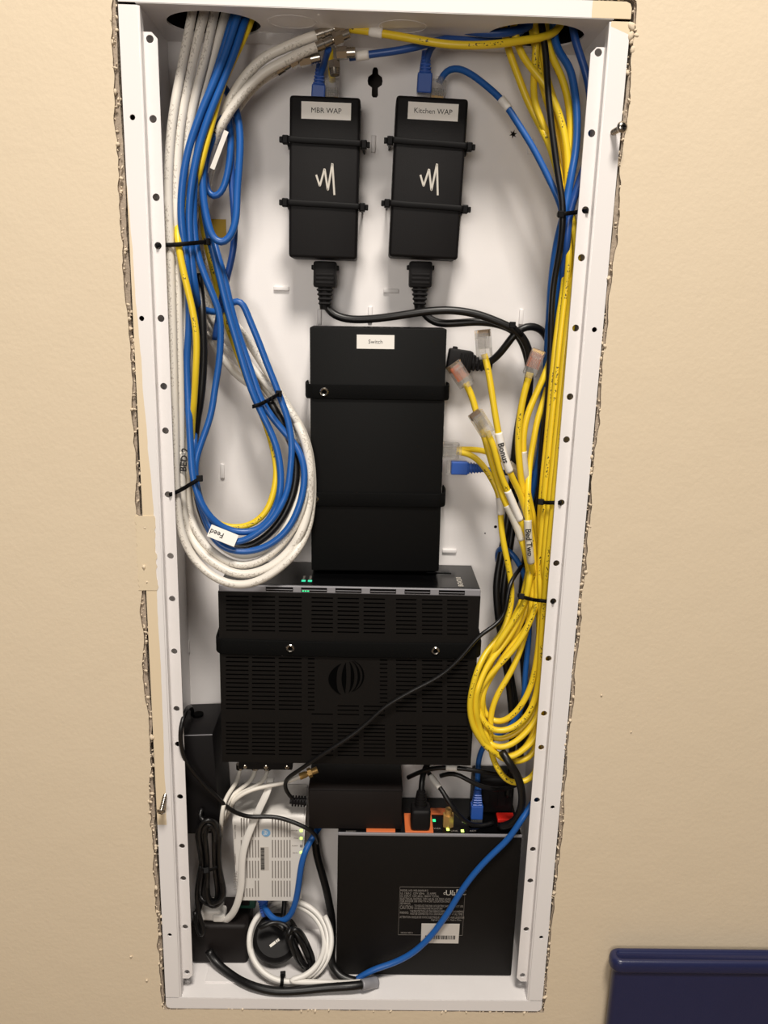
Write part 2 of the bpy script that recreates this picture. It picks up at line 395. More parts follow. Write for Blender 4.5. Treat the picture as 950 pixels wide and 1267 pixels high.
for x, y in ((-.062, .030), (.02, .032)):
    bm = bmesh.new(); n = 40; m_ = 6; V = [[bm.verts.new((x+(.0175+.0007*math.cos(2*math.pi*j/m_))*math.cos(2*math.pi*i/n), y+(.0175+.0007*math.cos(2*math.pi*j/m_))*.86*math.sin(2*math.pi*i/n), CEIL+.0003*math.sin(2*math.pi*j/m_))) for j in range(m_)] for i in range(n)]
    for i in range(n):
        for j in range(m_): bm.faces.new((V[i][j], V[(i+1) % n][j], V[(i+1) % n][(j+1) % m_], V[i][(j+1) % m_]))
    obj('knockout_ring', bm, M['steel'], cab, smooth='all')
obj('bottom_panel', B(-.169, .169, .0002, BACK, FLOORZ-.0014, FLOORZ), M['steel'], cab)
obj('knockout_plate', B(-.147, -.040, .018, .082, FLOORZ, FLOORZ+.0012, .0005), M['steel'], cab)
obj('knockout_plate', B(-.080, -.048, .050, .0835, FLOORZ+.0012, FLOORZ+.002, .0004), M['steel'], cab)
# back panel with keyhole, star holes and lance tabs
def star(x, z, r): return [(x+(r if k % 2 == 0 else r*.38)*math.cos(math.pi*k/6+.3), z+(r if k % 2 == 0 else r*.38)*math.sin(math.pi*k/6+.3)) for k in range(12)]
kx, _, kz = at(464, 100, BACK)
key = [(kx+.0022, kz+.0085), (kx+.0025, kz+.0052), (kx+.0056, kz+.003), (kx+.0062, kz), (kx+.0056, kz-.003), (kx+.0025, kz-.0052), (kx+.0026, kz-.011), (kx+.0015, kz-.0125), (kx-.0015, kz-.0125), (kx-.0026, kz-.011), (kx-.0025, kz-.0052), (kx-.0056, kz-.003), (kx-.0062, kz), (kx-.0056, kz+.003), (kx-.0025, kz+.0052), (kx-.0022, kz+.0085), (kx-.0012, kz+.0102), (kx+.0012, kz+.0102)]
hs = [key]
for px, py, r in ((635, 166, .0038), (651, 168, .0026), (629, 68, .003), (613, 652, .0016), (600, 660, .0008)):
    x, _, z = at(px, py, BACK); hs.append(star(x, z, r) if r > .002 else circle(x, z, r, n=10))
link_mesh('back_panel', plate([[(-.169, FLOORZ-.001), (.169, FLOORZ-.001), (.169, CEIL+.001), (-.169, CEIL+.001)]]+hs, .0014, front(0, 0, BACK+.0007)), M['steel'], cab)
def tab(px, py, ang, L=.0135):
    x, _, z = at(px, py, BACK-.002); bm = bmesh.new()
    box(bm, -L/2, L/2, -.0022, 0, -.0019, .0019, .0008, 3)
    obj('lance_tab', bm, M['steel'], cab, T=Matrix.Translation((x, BACK, z)) @ Matrix.Rotation(ang, 4, 'Y'), smooth=True)
for q in ((348, 357, 0), (484, 360, 0), (458, 389, 1.57), (395, 392, 1.57), (275, 583, 1.57), (556, 682, 0), (462, 178, 1.57), (645, 392, 1.57), (656, 180, 1.57), (232, 800, 1.57)): tab(*q)

def screw(label, px, py, d, head_first):
    p = Vector(at(px, py, 0)); d = Vector(d).normalized()
    t = thing('screw', label, 'screw', p, 'cabinet cover screws')
    L = .0125
    obj('shank', cyl(bmesh.new(), p-d*.002, p+d*L, .0019, seg=14), M['metal'], t, smooth=True)
    bm = bmesh.new()
    for k in range(7):
        q = p+d*(.001+k*.0016); cyl(bm, q, q+d*.0007, .0023, .0019, 14)
    obj('thread', bm, M['metal'], t, smooth=True)
    h = lathe([(.0005, 0), (.0040, 0), (.0042, .0007), (.0034, .0021), (.0018, .0027), (.0002, .0028)], p+d*L, d, 20)
    hd = obj('screw_head', h, M['metal'], t, smooth=True)
    s, u, dd = basis(d, (0, 0, 1)); bm = bmesh.new()
    T = local(p+d*(L+.0024), d, (0, 0, 1)); box(bm, -.0021, .0021, -.0004, .0004, -.0002, .0005); box(bm, -.0004, .0004, -.0021, .0021, -.0002, .0005)
    obj('cross_slot', bm, M['deep'], hd, T=T)
screw('loose steel screw sticking out of the right cabinet edge near the top', 758, 164, (.25, -1, .12), True)
screw('loose steel screw sticking out of the left cabinet edge, level with the white modem', 204, 985, (-.12, -.8, -.75), True)

# ---------------------------------------------------------------- blue bin in front of the wall
bx0, by0, by1, bz, bw = .2365, -.024, -.004, -.3565, .40
bin_ = thing('storage_bin', 'slim dark navy plastic bin with a rounded rim standing against the wall at lower right', 'bin', (.42, -.012, FLZ))
def rounded(x0, x1, y0, y1, r, n=8):
    return [(cx+r*math.cos(a), cy+r*math.sin(a)) for cx, cy, a0 in ((x1-r, y1-r, 0), (x0+r, y1-r, 90), (x0+r, y0+r, 180), (x1-r, y0+r, 270)) for a in [math.radians(a0+90*k/n) for k in range(n+1)]]
def loft(levels):
    bm = bmesh.new(); rings = [[bm.verts.new((x, y, z)) for x, y in p] for p, z in levels]
    for a, b in zip(rings, rings[1:]):
        for k in range(len(a)): bm.faces.new((a[k], a[(k+1) % len(a)], b[(k+1) % len(a)], b[k]))
    bm.faces.new(rings[0]); bm.faces.new(rings[-1]); return bm
rr = lambda d, r: rounded(bx0+d, bx0+bw-d, by0+d*.8, by1-d*.8, r)
obj('body', loft([(rr(.0045, .006), FLZ), (rr(.0035, .0068), bz-.008)]), M['navy'], bin_, smooth=True)
obj('rim', loft([(rr(.0030, .0068), bz-.0135), (rr(.0010, .0085), bz-.0128), (rr(0, .0095), bz-.0105), (rr(0, .0095), bz-.0050), (rr(.0008, .0088), bz-.0020), (rr(.0028, .0068), bz-.0003), (rr(.0050, .0050), bz), (rr(.0062, .0042), bz-.0006), (rr(.0068, .0040), bz-.0028)]), M['navy'], bin_, smooth='all')

# ---------------------------------------------------------------- devices
def label_on(parent, T, w_, h_, txt, size, name='label_sticker', mat='label', ink='ink', lab='white printed label', wear=0):
    o = obj(name, box(bmesh.new(), -w_/2, w_/2, -h_/2, h_/2, 0, .00025), M[mat], parent, T=T); o['label'] = lab
    if txt: text(txt, size, M[ink], o, T @ Matrix.Translation((0, 0, .0003)))
    return o
def poe(label, group, cx, zt, ztb, w_, rot, txt, y0, y1):
    # body centred on cx; zt top, ztb bottom
    h_ = zt-ztb; T = Matrix.Translation((cx, 0, (zt+ztb)/2)) @ Matrix.Rotation(rot, 4, 'Y')
    t = thing('power_injector', label, 'injector', (cx, y1, ztb), group)
    b = obj('body', B(-w_/2, w_/2, y0, y1, -h_/2, h_/2, .0025, 3), M['abs'], t, T=T, smooth=True)
    FT = T @ frame((0, y0, 0), (1, 0, 0), (0, 0, 1))
    label_on(t, FT @ Matrix.Translation((.001, h_/2-.0107, 0)), w_*.70, .0125, txt, .0054)
    # hand-drawn zigzag emblem
    zg = [(-.0078, .0030), (-.0046, -.0058), (-.0008, .0080), (.0022, -.0088), (.0056, .0125), (.0078, -.0125)]
    Z = np.array([FT @ Vector((x*.95+.0012, y*.95, .0001)) for x, y in zg])
    link_mesh('emblem', sweep(spline_lin(Z), .0007, side=(FT.to_3x3() @ Vector((0, 0, 1))), half=(.0002, .0008)), M['logo'], t)['label'] = 'silver zigzag emblem'
    return t, T
def spline_lin(Z, step=.0004):
    s = np.concatenate([[0], np.cumsum(np.linalg.norm(np.diff(Z, axis=0), axis=1))]); u = np.linspace(0, s[-1], int(s[-1]/step)+2)
    P = np.stack([np.interp(u, s, Z[:, k]) for k in range(3)], 1)
    for _ in range(2): P[1:-1] = .25*P[:-2]+.5*P[1:-1]+.25*P[2:]
    return P
PY0, PY1 = .053, .0885
poe1, T1 = poe('black power injector with the MBR WAP label', 'power injectors', -.0388, .3806, .2592, .0555, 0.008, 'MBR WAP', PY0, PY1)
poe2, T2 = poe('black power injector with the Kitchen WAP label', 'power injectors', .0443, .3826, .2616, .0565, .022, 'Kitchen WAP', PY0, PY1)
def strap_tie(label, T, w_, z, ext=.006):
    p = T @ Vector((0, PY0, z)); t = thing('cable_tie', label, 'cable tie', p, 'ties across the injectors')
    P = [T @ Vector(q) for q in ((-w_/2-.0035, .0885, z), (-w_/2-.002, .060, z), (-w_/2-.0012, PY0-.0012, z), (-w_/4, PY0-.0012, z-.0006), (0, PY0-.0012, z-.0007), (w_/4, PY0-.0012, z-.0010), (w_/2+.0012, PY0-.0012, z-.0014), (w_/2+.002, .060, z-.0014), (w_/2+.0035, .0885, z-.0014))]
    P = spline_lin(np.array(P), .001)
    link_mesh('strap', sweep(P, .002, side=(0, 0, 1), half=(.0023, .0006)), M['tie'], t)
    for sg, dz in ((-1, 0), (1, -.0014)):
        o = obj('head', B(sg*w_/2+(-.0058 if sg < 0 else .0008), sg*w_/2+(-.0008 if sg < 0 else .0058), PY0+.0005, PY0+.007, z+dz-.0033, z+dz+.0033, .0008), M['tie'], t, T=T)
        obj('tail', B(sg*w_/2+(-.0082 if sg < 0 else .0058), sg*w_/2+(-.0058 if sg < 0 else .0082), PY0+.0022, PY0+.0055, z+dz-.0022, z+dz+.0022, .0005), M['tie'], o, T=T)
for T, w_, nm, z1, z2 in ((T1, .0555, 'MBR WAP', .0285, -.0185), (T2, .0565, 'Kitchen WAP', .0275, -.0195)):
    strap_tie('black cable tie across the %s injector, above the emblem' % nm, T, w_, z1)
    strap_tie('black cable tie across the %s injector, below the emblem' % nm, T, w_, z2)

# switch
SY0 = .053
sw = thing('network_switch', 'tall black network switch with the Switch label hung at the cabinet centre', 'switch', (.008, .0885, -.008))
swx0, swx1, swz0, swz1 = -.0485, .0660, -.0085, .2050
ST = Matrix.Translation((.0088, 0, .098)) @ Matrix.Rotation(-.022*.5, 4, 'Y') @ Matrix.Translation((-.0088, 0, -.098))
obj('body', B(swx0, swx1, SY0, .0885, swz0, swz1, .0012), M['switch'], sw, T=ST, smooth=True)
label_on(sw, ST @ frame((.0065, SY0, .1935), (1, 0, 0), (0, 0, 1)), .0315, .0115, 'Switch', .0046)
bm = bmesh.new()
for k in range(5): box(bm, -.004+k*.0085, .0015+k*.0085, .062, .066, swz1-.0004, swz1+.0003)
obj('vent_slots', bm, M['deep'], sw, T=ST)
bm = bmesh.new()
for k in range(8): box(bm, swx1-.0006, swx1+.0005, .058, .076, .055+k*.0135, .066+k*.0135)
obj('port_bank', bm, M['deep'], sw, T=ST)
def grommet(parent, x, y, z, r=.0037):
    o = obj('grommet', lathe([(r*.5, 0), (r*.55, .0012), (r*.8, .0017), (r, .0010), (r*1.03, 0)], (x, y, z), (0, -1, 0), 22), M['metal'], parent, smooth=True); o['label'] = 'nickel grommet'
    obj('screw_head', cyl(bmesh.new(), (x, y+.0002, z), (x, y-.0009, z), r*.42, seg=14), M['deep'], o)
def velcro(label, T, x0, x1, yf, yb, z, h_, groms, group, sag=.0):
    t = thing('hook_and_loop_strap', label, 'strap', T @ Vector(((x0+x1)/2, yf, z)), group)
    f = yf-.0012; xs = np.linspace(x0, x1, 7)[1:-1]
    P = [(x0-.0045, yb, z), (x0-.005, yb-.012, z), (x0-.0045, (yb+yf)/2, z), (x0-.003, yf+.004, z), (x0+.002, f, z)]+[(x, f, z-sag*math.sin((x-x0)/(x1-x0)*3.14)) for x in xs]+[(x1-.002, f, z), (x1+.003, yf+.004, z), (x1+.0045, (yb+yf)/2, z), (x1+.005, yb-.012, z), (x1+.0045, yb, z)]
    s_ = link_mesh('webbing', sweep(spline_lin(np.array(P), .0015), .002, side=(0, 0, 1), half=(h_/2, .0009)), M['velcro'], t, T=T)
    for x in groms:
        q = T @ Vector((x, f-.0007, z)); grommet(t, q.x, q.y, q.z)
    return t
velcro('black hook-and-loop strap round the switch, below its label', ST, swx0, swx1, SY0, .088, .1515, .0125, [-.0365], 'straps round the switch')
velcro('black hook-and-loop strap round the switch, across its lower half', ST, swx0, swx1, SY0, .088, .0575, .0125, [-.0452], 'straps round the switch')

# gateway: face is a real plate with slots cut in, layout in millimetres on the face
GX0, GX1, GZ0, GZ1, GY0 = -.1255, .1015, -.1840, -.0195, .022
gw = thing('internet_gateway', 'wide black internet gateway with slotted face below the switch', 'gateway', (-.012, .085, GZ0))
def gxy(zx, zy): px, py = 250+zx*.37895, 680+zy*.37895; q = at(px, py, GY0); return q[0], q[2]
obj('body', B(GX0+.0005, GX1-.0005, GY0+.0045, .0885, GZ0+.0005, GZ1+.006, .002), M['abs_matte'], gw, smooth=True)
cols = [(78, 152), (163, 238), (250, 325), (357, 427), (442, 512), (527, 597), (633, 700), (718, 785), (800, 868)]
slots = []
def rows(y0, y1, n, cs):
    for i in range(n):
        zy = y0+(y1-y0)*i/(n-1); zt_, zb__ = gxy(470, zy-2.4)[1], gxy(470, zy+2.4)[1]
        for a, b in cs:
            x0, x1, z0, z1 = gxy(a, zy)[0], gxy(b, zy)[0], zb__, zt_
            slots.append((x0, x1, z0, z1))
rows(160, 270, 9, cols); rows(345, 525, 14, cols[:3]+cols[6:]); rows(511, 538.8, 3, cols[3:6]); rows(572, 672, 9, cols)
rows(345, 525, 14, [(345, 367), (580, 605)])
def slotted(slots, x0, x1, z0, z1, y, depth):          # face split on a grid, each slot a real recess
    xs = sorted({round(v, 5) for s in slots for v in s[:2]} | {x0, x1}); out = []
    V, Fc = [], []
    def quad(*p): i = len(V); V.extend(p); Fc.append((i, i+1, i+2, i+3))
    S = sorted(slots, key=lambda s: (s[2], s[0])); bands = {}
    for s in slots: bands.setdefault(round((s[2]+s[3])/2*1000), []).append(s)
    rowsz = []
    for k in sorted(bands):
        b = sorted(bands[k]); zl = min(s[2] for s in b); zh = max(s[3] for s in b)
        if rowsz and zl < rowsz[-1][1]+.0002: rowsz[-1][2].extend(b); rowsz[-1][2].sort(); continue
        rowsz.append([zl, zh, b])
    zc = z0
    for zl, zh, b in rowsz:
        quad((x0, y, zc), (x1, y, zc), (x1, y, zl), (x0, y, zl)); xc = x0
        for s in b:
            a, e = s[0], s[1]
            if a < xc: continue
            quad((xc, y, zl), (a, y, zl), (a, y, zh), (xc, y, zh))
            quad((a, y, zl), (e, y, zl), (e, y+depth, zl), (a, y+depth, zl)); quad((a, y, zh), (e, y, zh), (e, y+depth, zh), (a, y+depth, zh))
            quad((a, y, zl), (a, y, zh), (a, y+depth, zh), (a, y+depth, zl)); quad((e, y, zl), (e, y, zh), (e, y+depth, zh), (e, y+depth, zl))
            xc = e
        quad((xc, y, zl), (x1, y, zl), (x1, y, zh), (xc, y, zh)); zc = zh
    quad((x0, y, zc), (x1, y, zc), (x1, y, z1), (x0, y, z1))
    q = depth*1.0
    quad((x0, y, z0), (x1, y, z0), (x1, y+q, z0), (x0, y+q, z0)); quad((x0, y, z1), (x1, y, z1), (x1, y+q, z1), (x0, y+q, z1))
    quad((x0, y, z0), (x0, y, z1), (x0, y+q, z1), (x0, y+q, z0)); quad((x1, y, z0), (x1, y, z1), (x1, y+q, z1), (x1, y+q, z0))
    me = bpy.data.meshes.new('face'); me.from_pydata(V, [], Fc)
    bm = bmesh.new(); bm.from_mesh(me); bmesh.ops.remove_doubles(bm, verts=bm.verts, dist=1e-6); return bm
fp = obj('slotted_face', slotted(slots, GX0, GX1, GZ0, GZ1, GY0, .0042), M['abs_matte'], gw)
obj('slot_backing', B(GX0+.001, GX1-.001, GY0+.0040, GY0+.0046, GZ0+.001, GZ1-.001), M['deep'], gw)
# globe emblem: raised dark bands
gcx, gcz = gxy(472, 418); R_ = .0162
for k, (a, b) in enumerate(((-1.0, -.55), (-.28, -.02), (.22, .42), (.60, .74), (.86, .96))):
    bm = bmesh.new(); n = 18; top_, bot = [], []
    prev = None
    for i in range(n):
        ph = -1.15+2.3*i/(n-1); zr = math.sin(ph)*R_; c = math.cos(ph)*R_; taper = math.cos(ph*1.25)
        mid = (a+b)/2; hwid = (b-a)/2*max(taper, .05)
        q = [bm.verts.new((gcx+(mid+s*hwid)*c, y, gcz+zr+.002*mid)) for s, y in ((-1, GY0), (-1, GY0-.0006), (1, GY0-.0006), (1, GY0))]
        if prev:
            for j in range(4): bm.faces.new((prev[j], prev[(j+1) % 4], q[(j+1) % 4], q[j]))
        else: bm.faces.new(q)
        prev = q
    bm.faces.new(prev); obj('emblem_band', bm, M['deep'], gw)
# silver light bar with six windows, gloss top and legends
SBZ0, SBZ1 = GZ1, GZ1+.0062
obj('light_bar', B(GX0+.0005, GX1, GY0+.0002, GY0+.006, SBZ0, SBZ1, .0008), M['silver'], gw)['label'] = 'grey strip with dark windows'
for k, (a, b) in enumerate(((208, 297), (323, 408), (435, 521), (548, 634), (661, 746), (773, 859))):
    x0, z0 = gxy(a, 133); x1, z1 = gxy(b, 115)
    o = obj('lamp_window', B(x0, x1, GY0-.0004, GY0+.001, SBZ0+.0014, SBZ1-.0010, .0002), M['gloss'], gw)
    obj('divider', B(x0+.0004, x1-.0004, GY0-.0007, GY0, SBZ0+.0029, SBZ0+.0034), M['silver'], o)
    if k == 1:
        for j in range(3): obj('indicator_light', B(x0+.001+j*.0022, x0+.0026+j*.0022, GY0-.0008, GY0-.0003, SBZ0+.0018, SBZ0+.0026), M['led_g'], o)['label'] = 'lit green lamp'
TZ = GZ1+.0062
obj('top_panel', B(GX0+.001, GX1-.0005, GY0+.002, .0880, TZ-.002, TZ+.0006, .0005), M['gloss'], gw)
for j, px in enumerate((375, 383)):
    x = at(px, 713, .03)[0]; o = obj('indicator_light', B(x-.0018, x+.0018, .0325, .0365, TZ+.0005, TZ+.0009), M['led_t'], gw); o['label'] = 'lit green lamp'
    text(('POWER', 'SERVICE')[j], .0028, M['print_grey'], gw, frame((x, .043, TZ+.0008), (0, 1, 0), (-1, 0, 0)))
text('BGW210', .0064, M['logo'], gw, frame((GX1-.0165, .040, TZ+.0008), (0, 1, 0), (-1, 0, 0)), bold=.0001)
obj('button', B(GX1-.045, GX1-.022, .062, .074, TZ+.0004, TZ+.0016, .0006), M['gloss'], gw)
velcro('black hook-and-loop strap across the gateway face', Matrix(), GX0, GX1, GY0, .0885, gxy(500, 322)[1], .0145, [gxy(288, 0)[0], gxy(776, 0)[0]], None, .0012)

# coax splitter peeping out below the gateway
x0, x1 = at(296, 948, .05)[0], at(362, 948, .05)[0]; zb = at(330, 950, .05)[2]
spl = thing('coax_splitter', 'black coax splitter with screw heads peeping out below the gateway', 'splitter', ((x0+x1)/2, .06, zb))
obj('body', B(x0, x1, .046, .066, zb, zb+.012, .0012), M['abs'], spl)
for px in (303, 329, 355):
    x = at(px, 947, .046)[0]; obj('screw_head', lathe([(.0003, 0), (.002, 0), (.002, .0006), (.0012, .0010), (.0002, .0010)], (x, .046, zb+.0035), (0, -1, 0), 14), M['metal'], spl)
for px in (297, 316, 331):
    x = at(px, 952, .056)[0]; obj('port', cyl(bmesh.new(), (x, .056, zb-.005), (x, .056, zb), .0038, seg=12), M['metal'], spl)

# modem / optical terminal
ox0, ox1, oz0, oz1, oy0 = -.1235, -.0515, -.3495, -.2570, .043
ont = thing('optical_terminal', 'off-white optical modem with slotted face and blue globe at lower left', 'modem', (-.0875, .088, oz0))
bm = bmesh.new(); n = 14; ringp = []
prof = [(oy0, oz0), (oy0, oz1-.006)]+[(oy0+.012-.012*math.cos(a), oz1-.006+.010*math.sin(a)) for a in np.linspace(.2, 1.57, 7)]+[(.0885, oz1+.008), (.0885, oz0)]
def inset(p, k): return p
L_, R2 = [bm.verts.new((ox0+.002, y, z)) for y, z in prof], [bm.verts.new((ox1, y, z)) for y, z in prof]
for v in L_:
    if v.co.z < -.30: v.co.x += .003
for v in R2:
    if v.co.z < -.30: v.co.x -= .004
for k in range(len(prof)): j = (k+1) % len(prof); bm.faces.new((L_[k], L_[j], R2[j], R2[k]))
bm.faces.new(L_); bm.faces.new(R2)
bmesh.ops.recalc_face_normals(bm, faces=bm.faces)
bmesh.ops.bevel(bm, geom=[e for e in bm.edges if abs(e.verts[0].co.x-e.verts[1].co.x) < .02], offset=.0016, segments=2, affect='EDGES')
obj('housing', bm, M['ont'], ont, smooth=True)
def oxy(zx, zy): q = at(270+zx*.13684, 980+zy*.13684, oy0); return q[0], q[2]
bm = bmesh.new()
for (za, zb_) in ((240, 405), (432, 590), (620, 775), (800, 945)):
    for zx in (208, 232, 258, 284, 310, 336, 362, 490, 516, 543, 569, 596, 622, 648):
        if za == 800 and zx in (208, 232, 258, 284, 310): zz0 = 870
        elif za == 240 and zx > 500: zz0 = 250
        else: zz0 = za
        x, z1 = oxy(zx, zz0); _, z0 = oxy(zx, zb_)
        box(bm, x-.00055, x+.00055, oy0-.0003, oy0+.001, z0, z1)
tag(obj('vent_slots', bm, M['ink_grey'], ont), kind='stuff')
x, z = oxy(432, 368); gl_ = obj('globe_emblem', lathe([(.0002, .0), (.0042, .0), (.0042, .0003), (.0038, .0006), (.0002, .0006)], (x, oy0, z), (0, -1, 0), 26), M['blue_logo'], ont); gl_['label'] = 'blue globe emblem'
bm = bmesh.new()
for k in range(3):
    P = [(x-.0026+k*.0012+.0012*math.cos(a), oy0-.0007, z+.0006+.0030*math.sin(a)*(1-.12*k)) for a in np.linspace(-1.2, 1.2, 9)]
    for a, b in zip(P, P[1:]): cyl(bm, a, b, .00028, seg=5)
obj('emblem_band', bm, M['label'], gl_)
x0, z0 = oxy(382, 705); x1, z1 = oxy(428, 495)
bl = obj('barcode_label', B(x0, x1+.003, oy0-.0002, oy0+.0003, z0, z1), M['grey_label'], ont)
bm = bmesh.new(); zc = z0+.0004
while zc < z1-.0008:
    h_ = .0002+.0006*rng.random(); box(bm, x0+.0004, x1-.0012, oy0-.00035, oy0, zc, zc+h_); zc += h_+.0002+.0004*rng.random()
obj('barcode', bm, M['ink'], bl)
for zy, lit in ((348, 1), (418, 1), (485, 0), (545, 1)):
    x, z = oxy(750, zy)
    obj('indicator_light', B(x-.0013, x+.0013, oy0-.0006, oy0+.0006, z-.0013, z+.0013, .0004), M['led_y' if lit else 'ink_grey'], ont)['label'] = 'lit yellow-green lamp' if lit else 'unlit lamp'
for zy, s in ((348, 'POWER'), (418, 'PON'), (485, 'ALARM'), (550, 'DATA')):
    x, z = oxy(735, zy); text(s, .0019, M['ink_grey'], ont, front(x-.0015, z, oy0-.0002), align='RIGHT')
for zy, s, sz, zx in ((800, 'LT OPTIC', .0052, 158), (600, 'Part number', .0022, 152), (360, 'Tested to comply', .0022, 152)):
    x, z = oxy(zx, zy); text(s, sz, M['ink_grey'], ont, frame((x, oy0-.0002, z), (0, 0, 1), (-1, 0, 0)))
bm = bmesh.new(); x, z = oxy(420, 975); box(bm, x-.007, x+.007, .056, .072, oz0-.0008, oz0+.001); obj('ethernet_port', bm, M['deep'], ont)

# power conditioner standing on end
cx0, cx1, cz0, cz1, cY0 = -.0195, .1555, FLOORZ, -.2625, .029
pc = thing('power_conditioner', 'large black metal power conditioner standing on the cabinet floor', 'conditioner', (.068, .088, cz0))
obj('case', B(cx0, cx1, cY0, .0885, cz0+.0008, cz1, .0012), M['abs_matte'], pc, smooth=True)
for x in (cx0+.02, cx1-.02):
    for y in (.04, .078): obj('foot', cyl(bmesh.new(), (x, y, cz0), (x, y, cz0+.001), .006, seg=16), M['deep'], pc)
rp = obj('rear_panel', B(cx0+.002, cx1-.002, cY0+.003, .0875, cz1-.0004, cz1+.0006), M['gloss'], pc)
obj('edge_fold', B(cx0, cx1, cY0-.0004, cY0+.0016, cz1-.0016, cz1+.0010, .0004), M['silver'], pc)
def onTop(px, py):                                   # point on the conditioner's upward-facing panel
    d = cF*FPX+cR*(px-IW/2)-cU*(py-IH/2); q = CAM+d*((cz1-CAM[2])/d[2]); return q[0], q[1]
def outlet(pxa, pxb, y0, y1):
    x0 = onTop(pxa, 1030)[0]; x1 = onTop(pxb, 1030)[0]
    o = obj('outlet', B(x0, x1, y0, y1, cz1+.0004, cz1+.0022, .0006), M['orange'], pc); o['label'] = 'orange power outlet'
    for dx in (-.006, .006): obj('blade_slot', B((x0+x1)/2+dx-.001, (x0+x1)/2+dx+.001, y0+.004, y0+.012, cz1+.0020, cz1+.0024), M['deep'], o)
    obj('earth_hole', cyl(bmesh.new(), ((x0+x1)/2, y0+.018, cz1+.002), ((x0+x1)/2, y0+.018, cz1+.0024), .0022, seg=12), M['deep'], o)
outlet(453, 489, .0305, .056); outlet(501, 536, .0305, .060)
x, y = onTop(540, 1006); obj('outlet', B(x-.006, x+.010, y-.004, y+.006, cz1+.0004, cz1+.002, .0006), M['orange'], pc)['label'] = 'orange power outlet'
for px, py, mt in ((554, 1027, 'led_y'), (572, 1029, 'led_y'), (537, 1016, 'led_g')):
    x, y = onTop(px, py); obj('indicator_light', B(x-.0014, x+.0014, y-.0018, y+.0018, cz1+.0004, cz1+.0010), M[mt], pc)['label'] = 'lit green lamp'
for px, py, s, sz in ((562, 1029, 'LINK', .0032), (585, 1029, 'ACT', .0032), (538, 1026, 'POWER', .0032), (434, 1030, 'RESET', .0036), (575, 1018, 'LAN', .0032)):
    x, y = onTop(px, py); text(s, sz, M['print_grey'], pc, frame((x, y, cz1+.0008), (1, 0, 0), (0, 1, 0)))
x, y = onTop(625, 1014); o = obj('rocker_switch', B(x-.0085, x+.0085, y-.006, y+.006, cz1+.0004, cz1+.004, .0008), M['red'], pc); o['label'] = 'red power switch'
x, y = onTop(590, 1020); obj('ethernet_port', B(x-.008, x+.008, y-.006, y+.010, cz1+.0004, cz1+.0016, .0004), M['deep'], pc)
wa = thing('dark_filler_block', 'added black block filling the dark clutter behind the blue plug on the conditioner', 'power supply', (.132, .07, cz1))  # generic block added to darken the clutter above the ports
obj('housing', B(.112, .152, .062, .0875, cz1+.0010, cz1+.040, .003, 3), M['abs'], wa, smooth=True)
for dx in (-.008, .008): obj('vent_rib', B(.132+dx-.004, .132+dx+.004, .0612, .0625, cz1+.010, cz1+.030, .0004), M['abs'], wa)
# printed rating plate
def cxy(zx, zy): q = at(480+zx*.11579, 1090+zy*.11579, cY0); return q[0], q[2]
def line(txt, zx, zy, hpx, mat='print_grey', w_px=None, par=pc):
    x, z = cxy(zx, zy); o = text(txt, hpx*.000136, M[mat], par, front(x, z, cY0-.0002), align='LEFT')
    if w_px:
        xs = [v.co.x for v in o.data.vertices]; x1 = cxy(zx+w_px, zy)[0]; x0m = min(xs); sc = (x1-x)/(max(xs)-x0m)
        for v in o.data.vertices: v.co.x = x0m+(v.co.x-x0m)*sc
    return o
bm = bmesh.new()
(xa, za), (xb, zb_) = cxy(108, 575), cxy(825, 70); t_ = .00018
for a in ((xa, xb, za, za+t_), (xa, xb, zb_-t_, zb_), (xa, xa+t_, za, zb_), (xb-t_, xb, za, zb_)): box(bm, a[0], a[1], cY0-.0002, cY0+.0002, a[2], a[3])
obj('printed_frame', bm, M['print_grey'], pc)
line('MODEL NO: WB-300VB-IP-5', 130, 101, 24, w_px=295)
line('UL 1363-2  120V 60Hz   15 AMPS', 130, 131, 24, w_px=380); line('AC INPUT: 120V 60Hz, 1800W TOTAL', 130, 160, 24, w_px=415)
line('ELECTRICAL RATING: 120V~60 Hz 15A MAX LOAD', 130, 188, 24, w_px=535); line('FOR INDOOR USE ONLY IN A DRY LOCATION ONLY', 130, 214, 24, w_px=535); line('SEE MANUAL', 130, 240, 24, w_px=110)
line('CAUTION:', 125, 282, 44, w_px=142); line('TO REDUCE THE RISK OF ELECTRIC SHOCK DO NOT USE', 280, 265, 24, w_px=520); line('WITH RELOCATABLE POWER TAPS, DO NOT OPEN', 280, 293, 24, w_px=300)
line('WARNING:', 125, 338, 30, w_px=95); line('THE PROTECTION OF THIS DEVICE DEPENDS ON GROUNDING', 235, 322, 24, w_px=570); line('MUST BE CONNECTED TO A GROUNDED OUTLET AT ALL TIMES', 235, 350, 24, w_px=560)
line('ATTENTION: RISQUE DE CHOC ELECTRIQUE, NE PAS OUVRIR LE BOITIER', 125, 385, 26, w_px=690); line('Engineered in the USA  Made in China', 460, 414, 20, w_px=320); line('180103-01 REV A', 130, 552, 20, w_px=130)
line('UL', 612, 128, 62, 'logo'); line('c', 590, 128, 40, 'logo'); line('us', 668, 128, 40, 'logo'); line('FC', 722, 122, 66, 'logo')
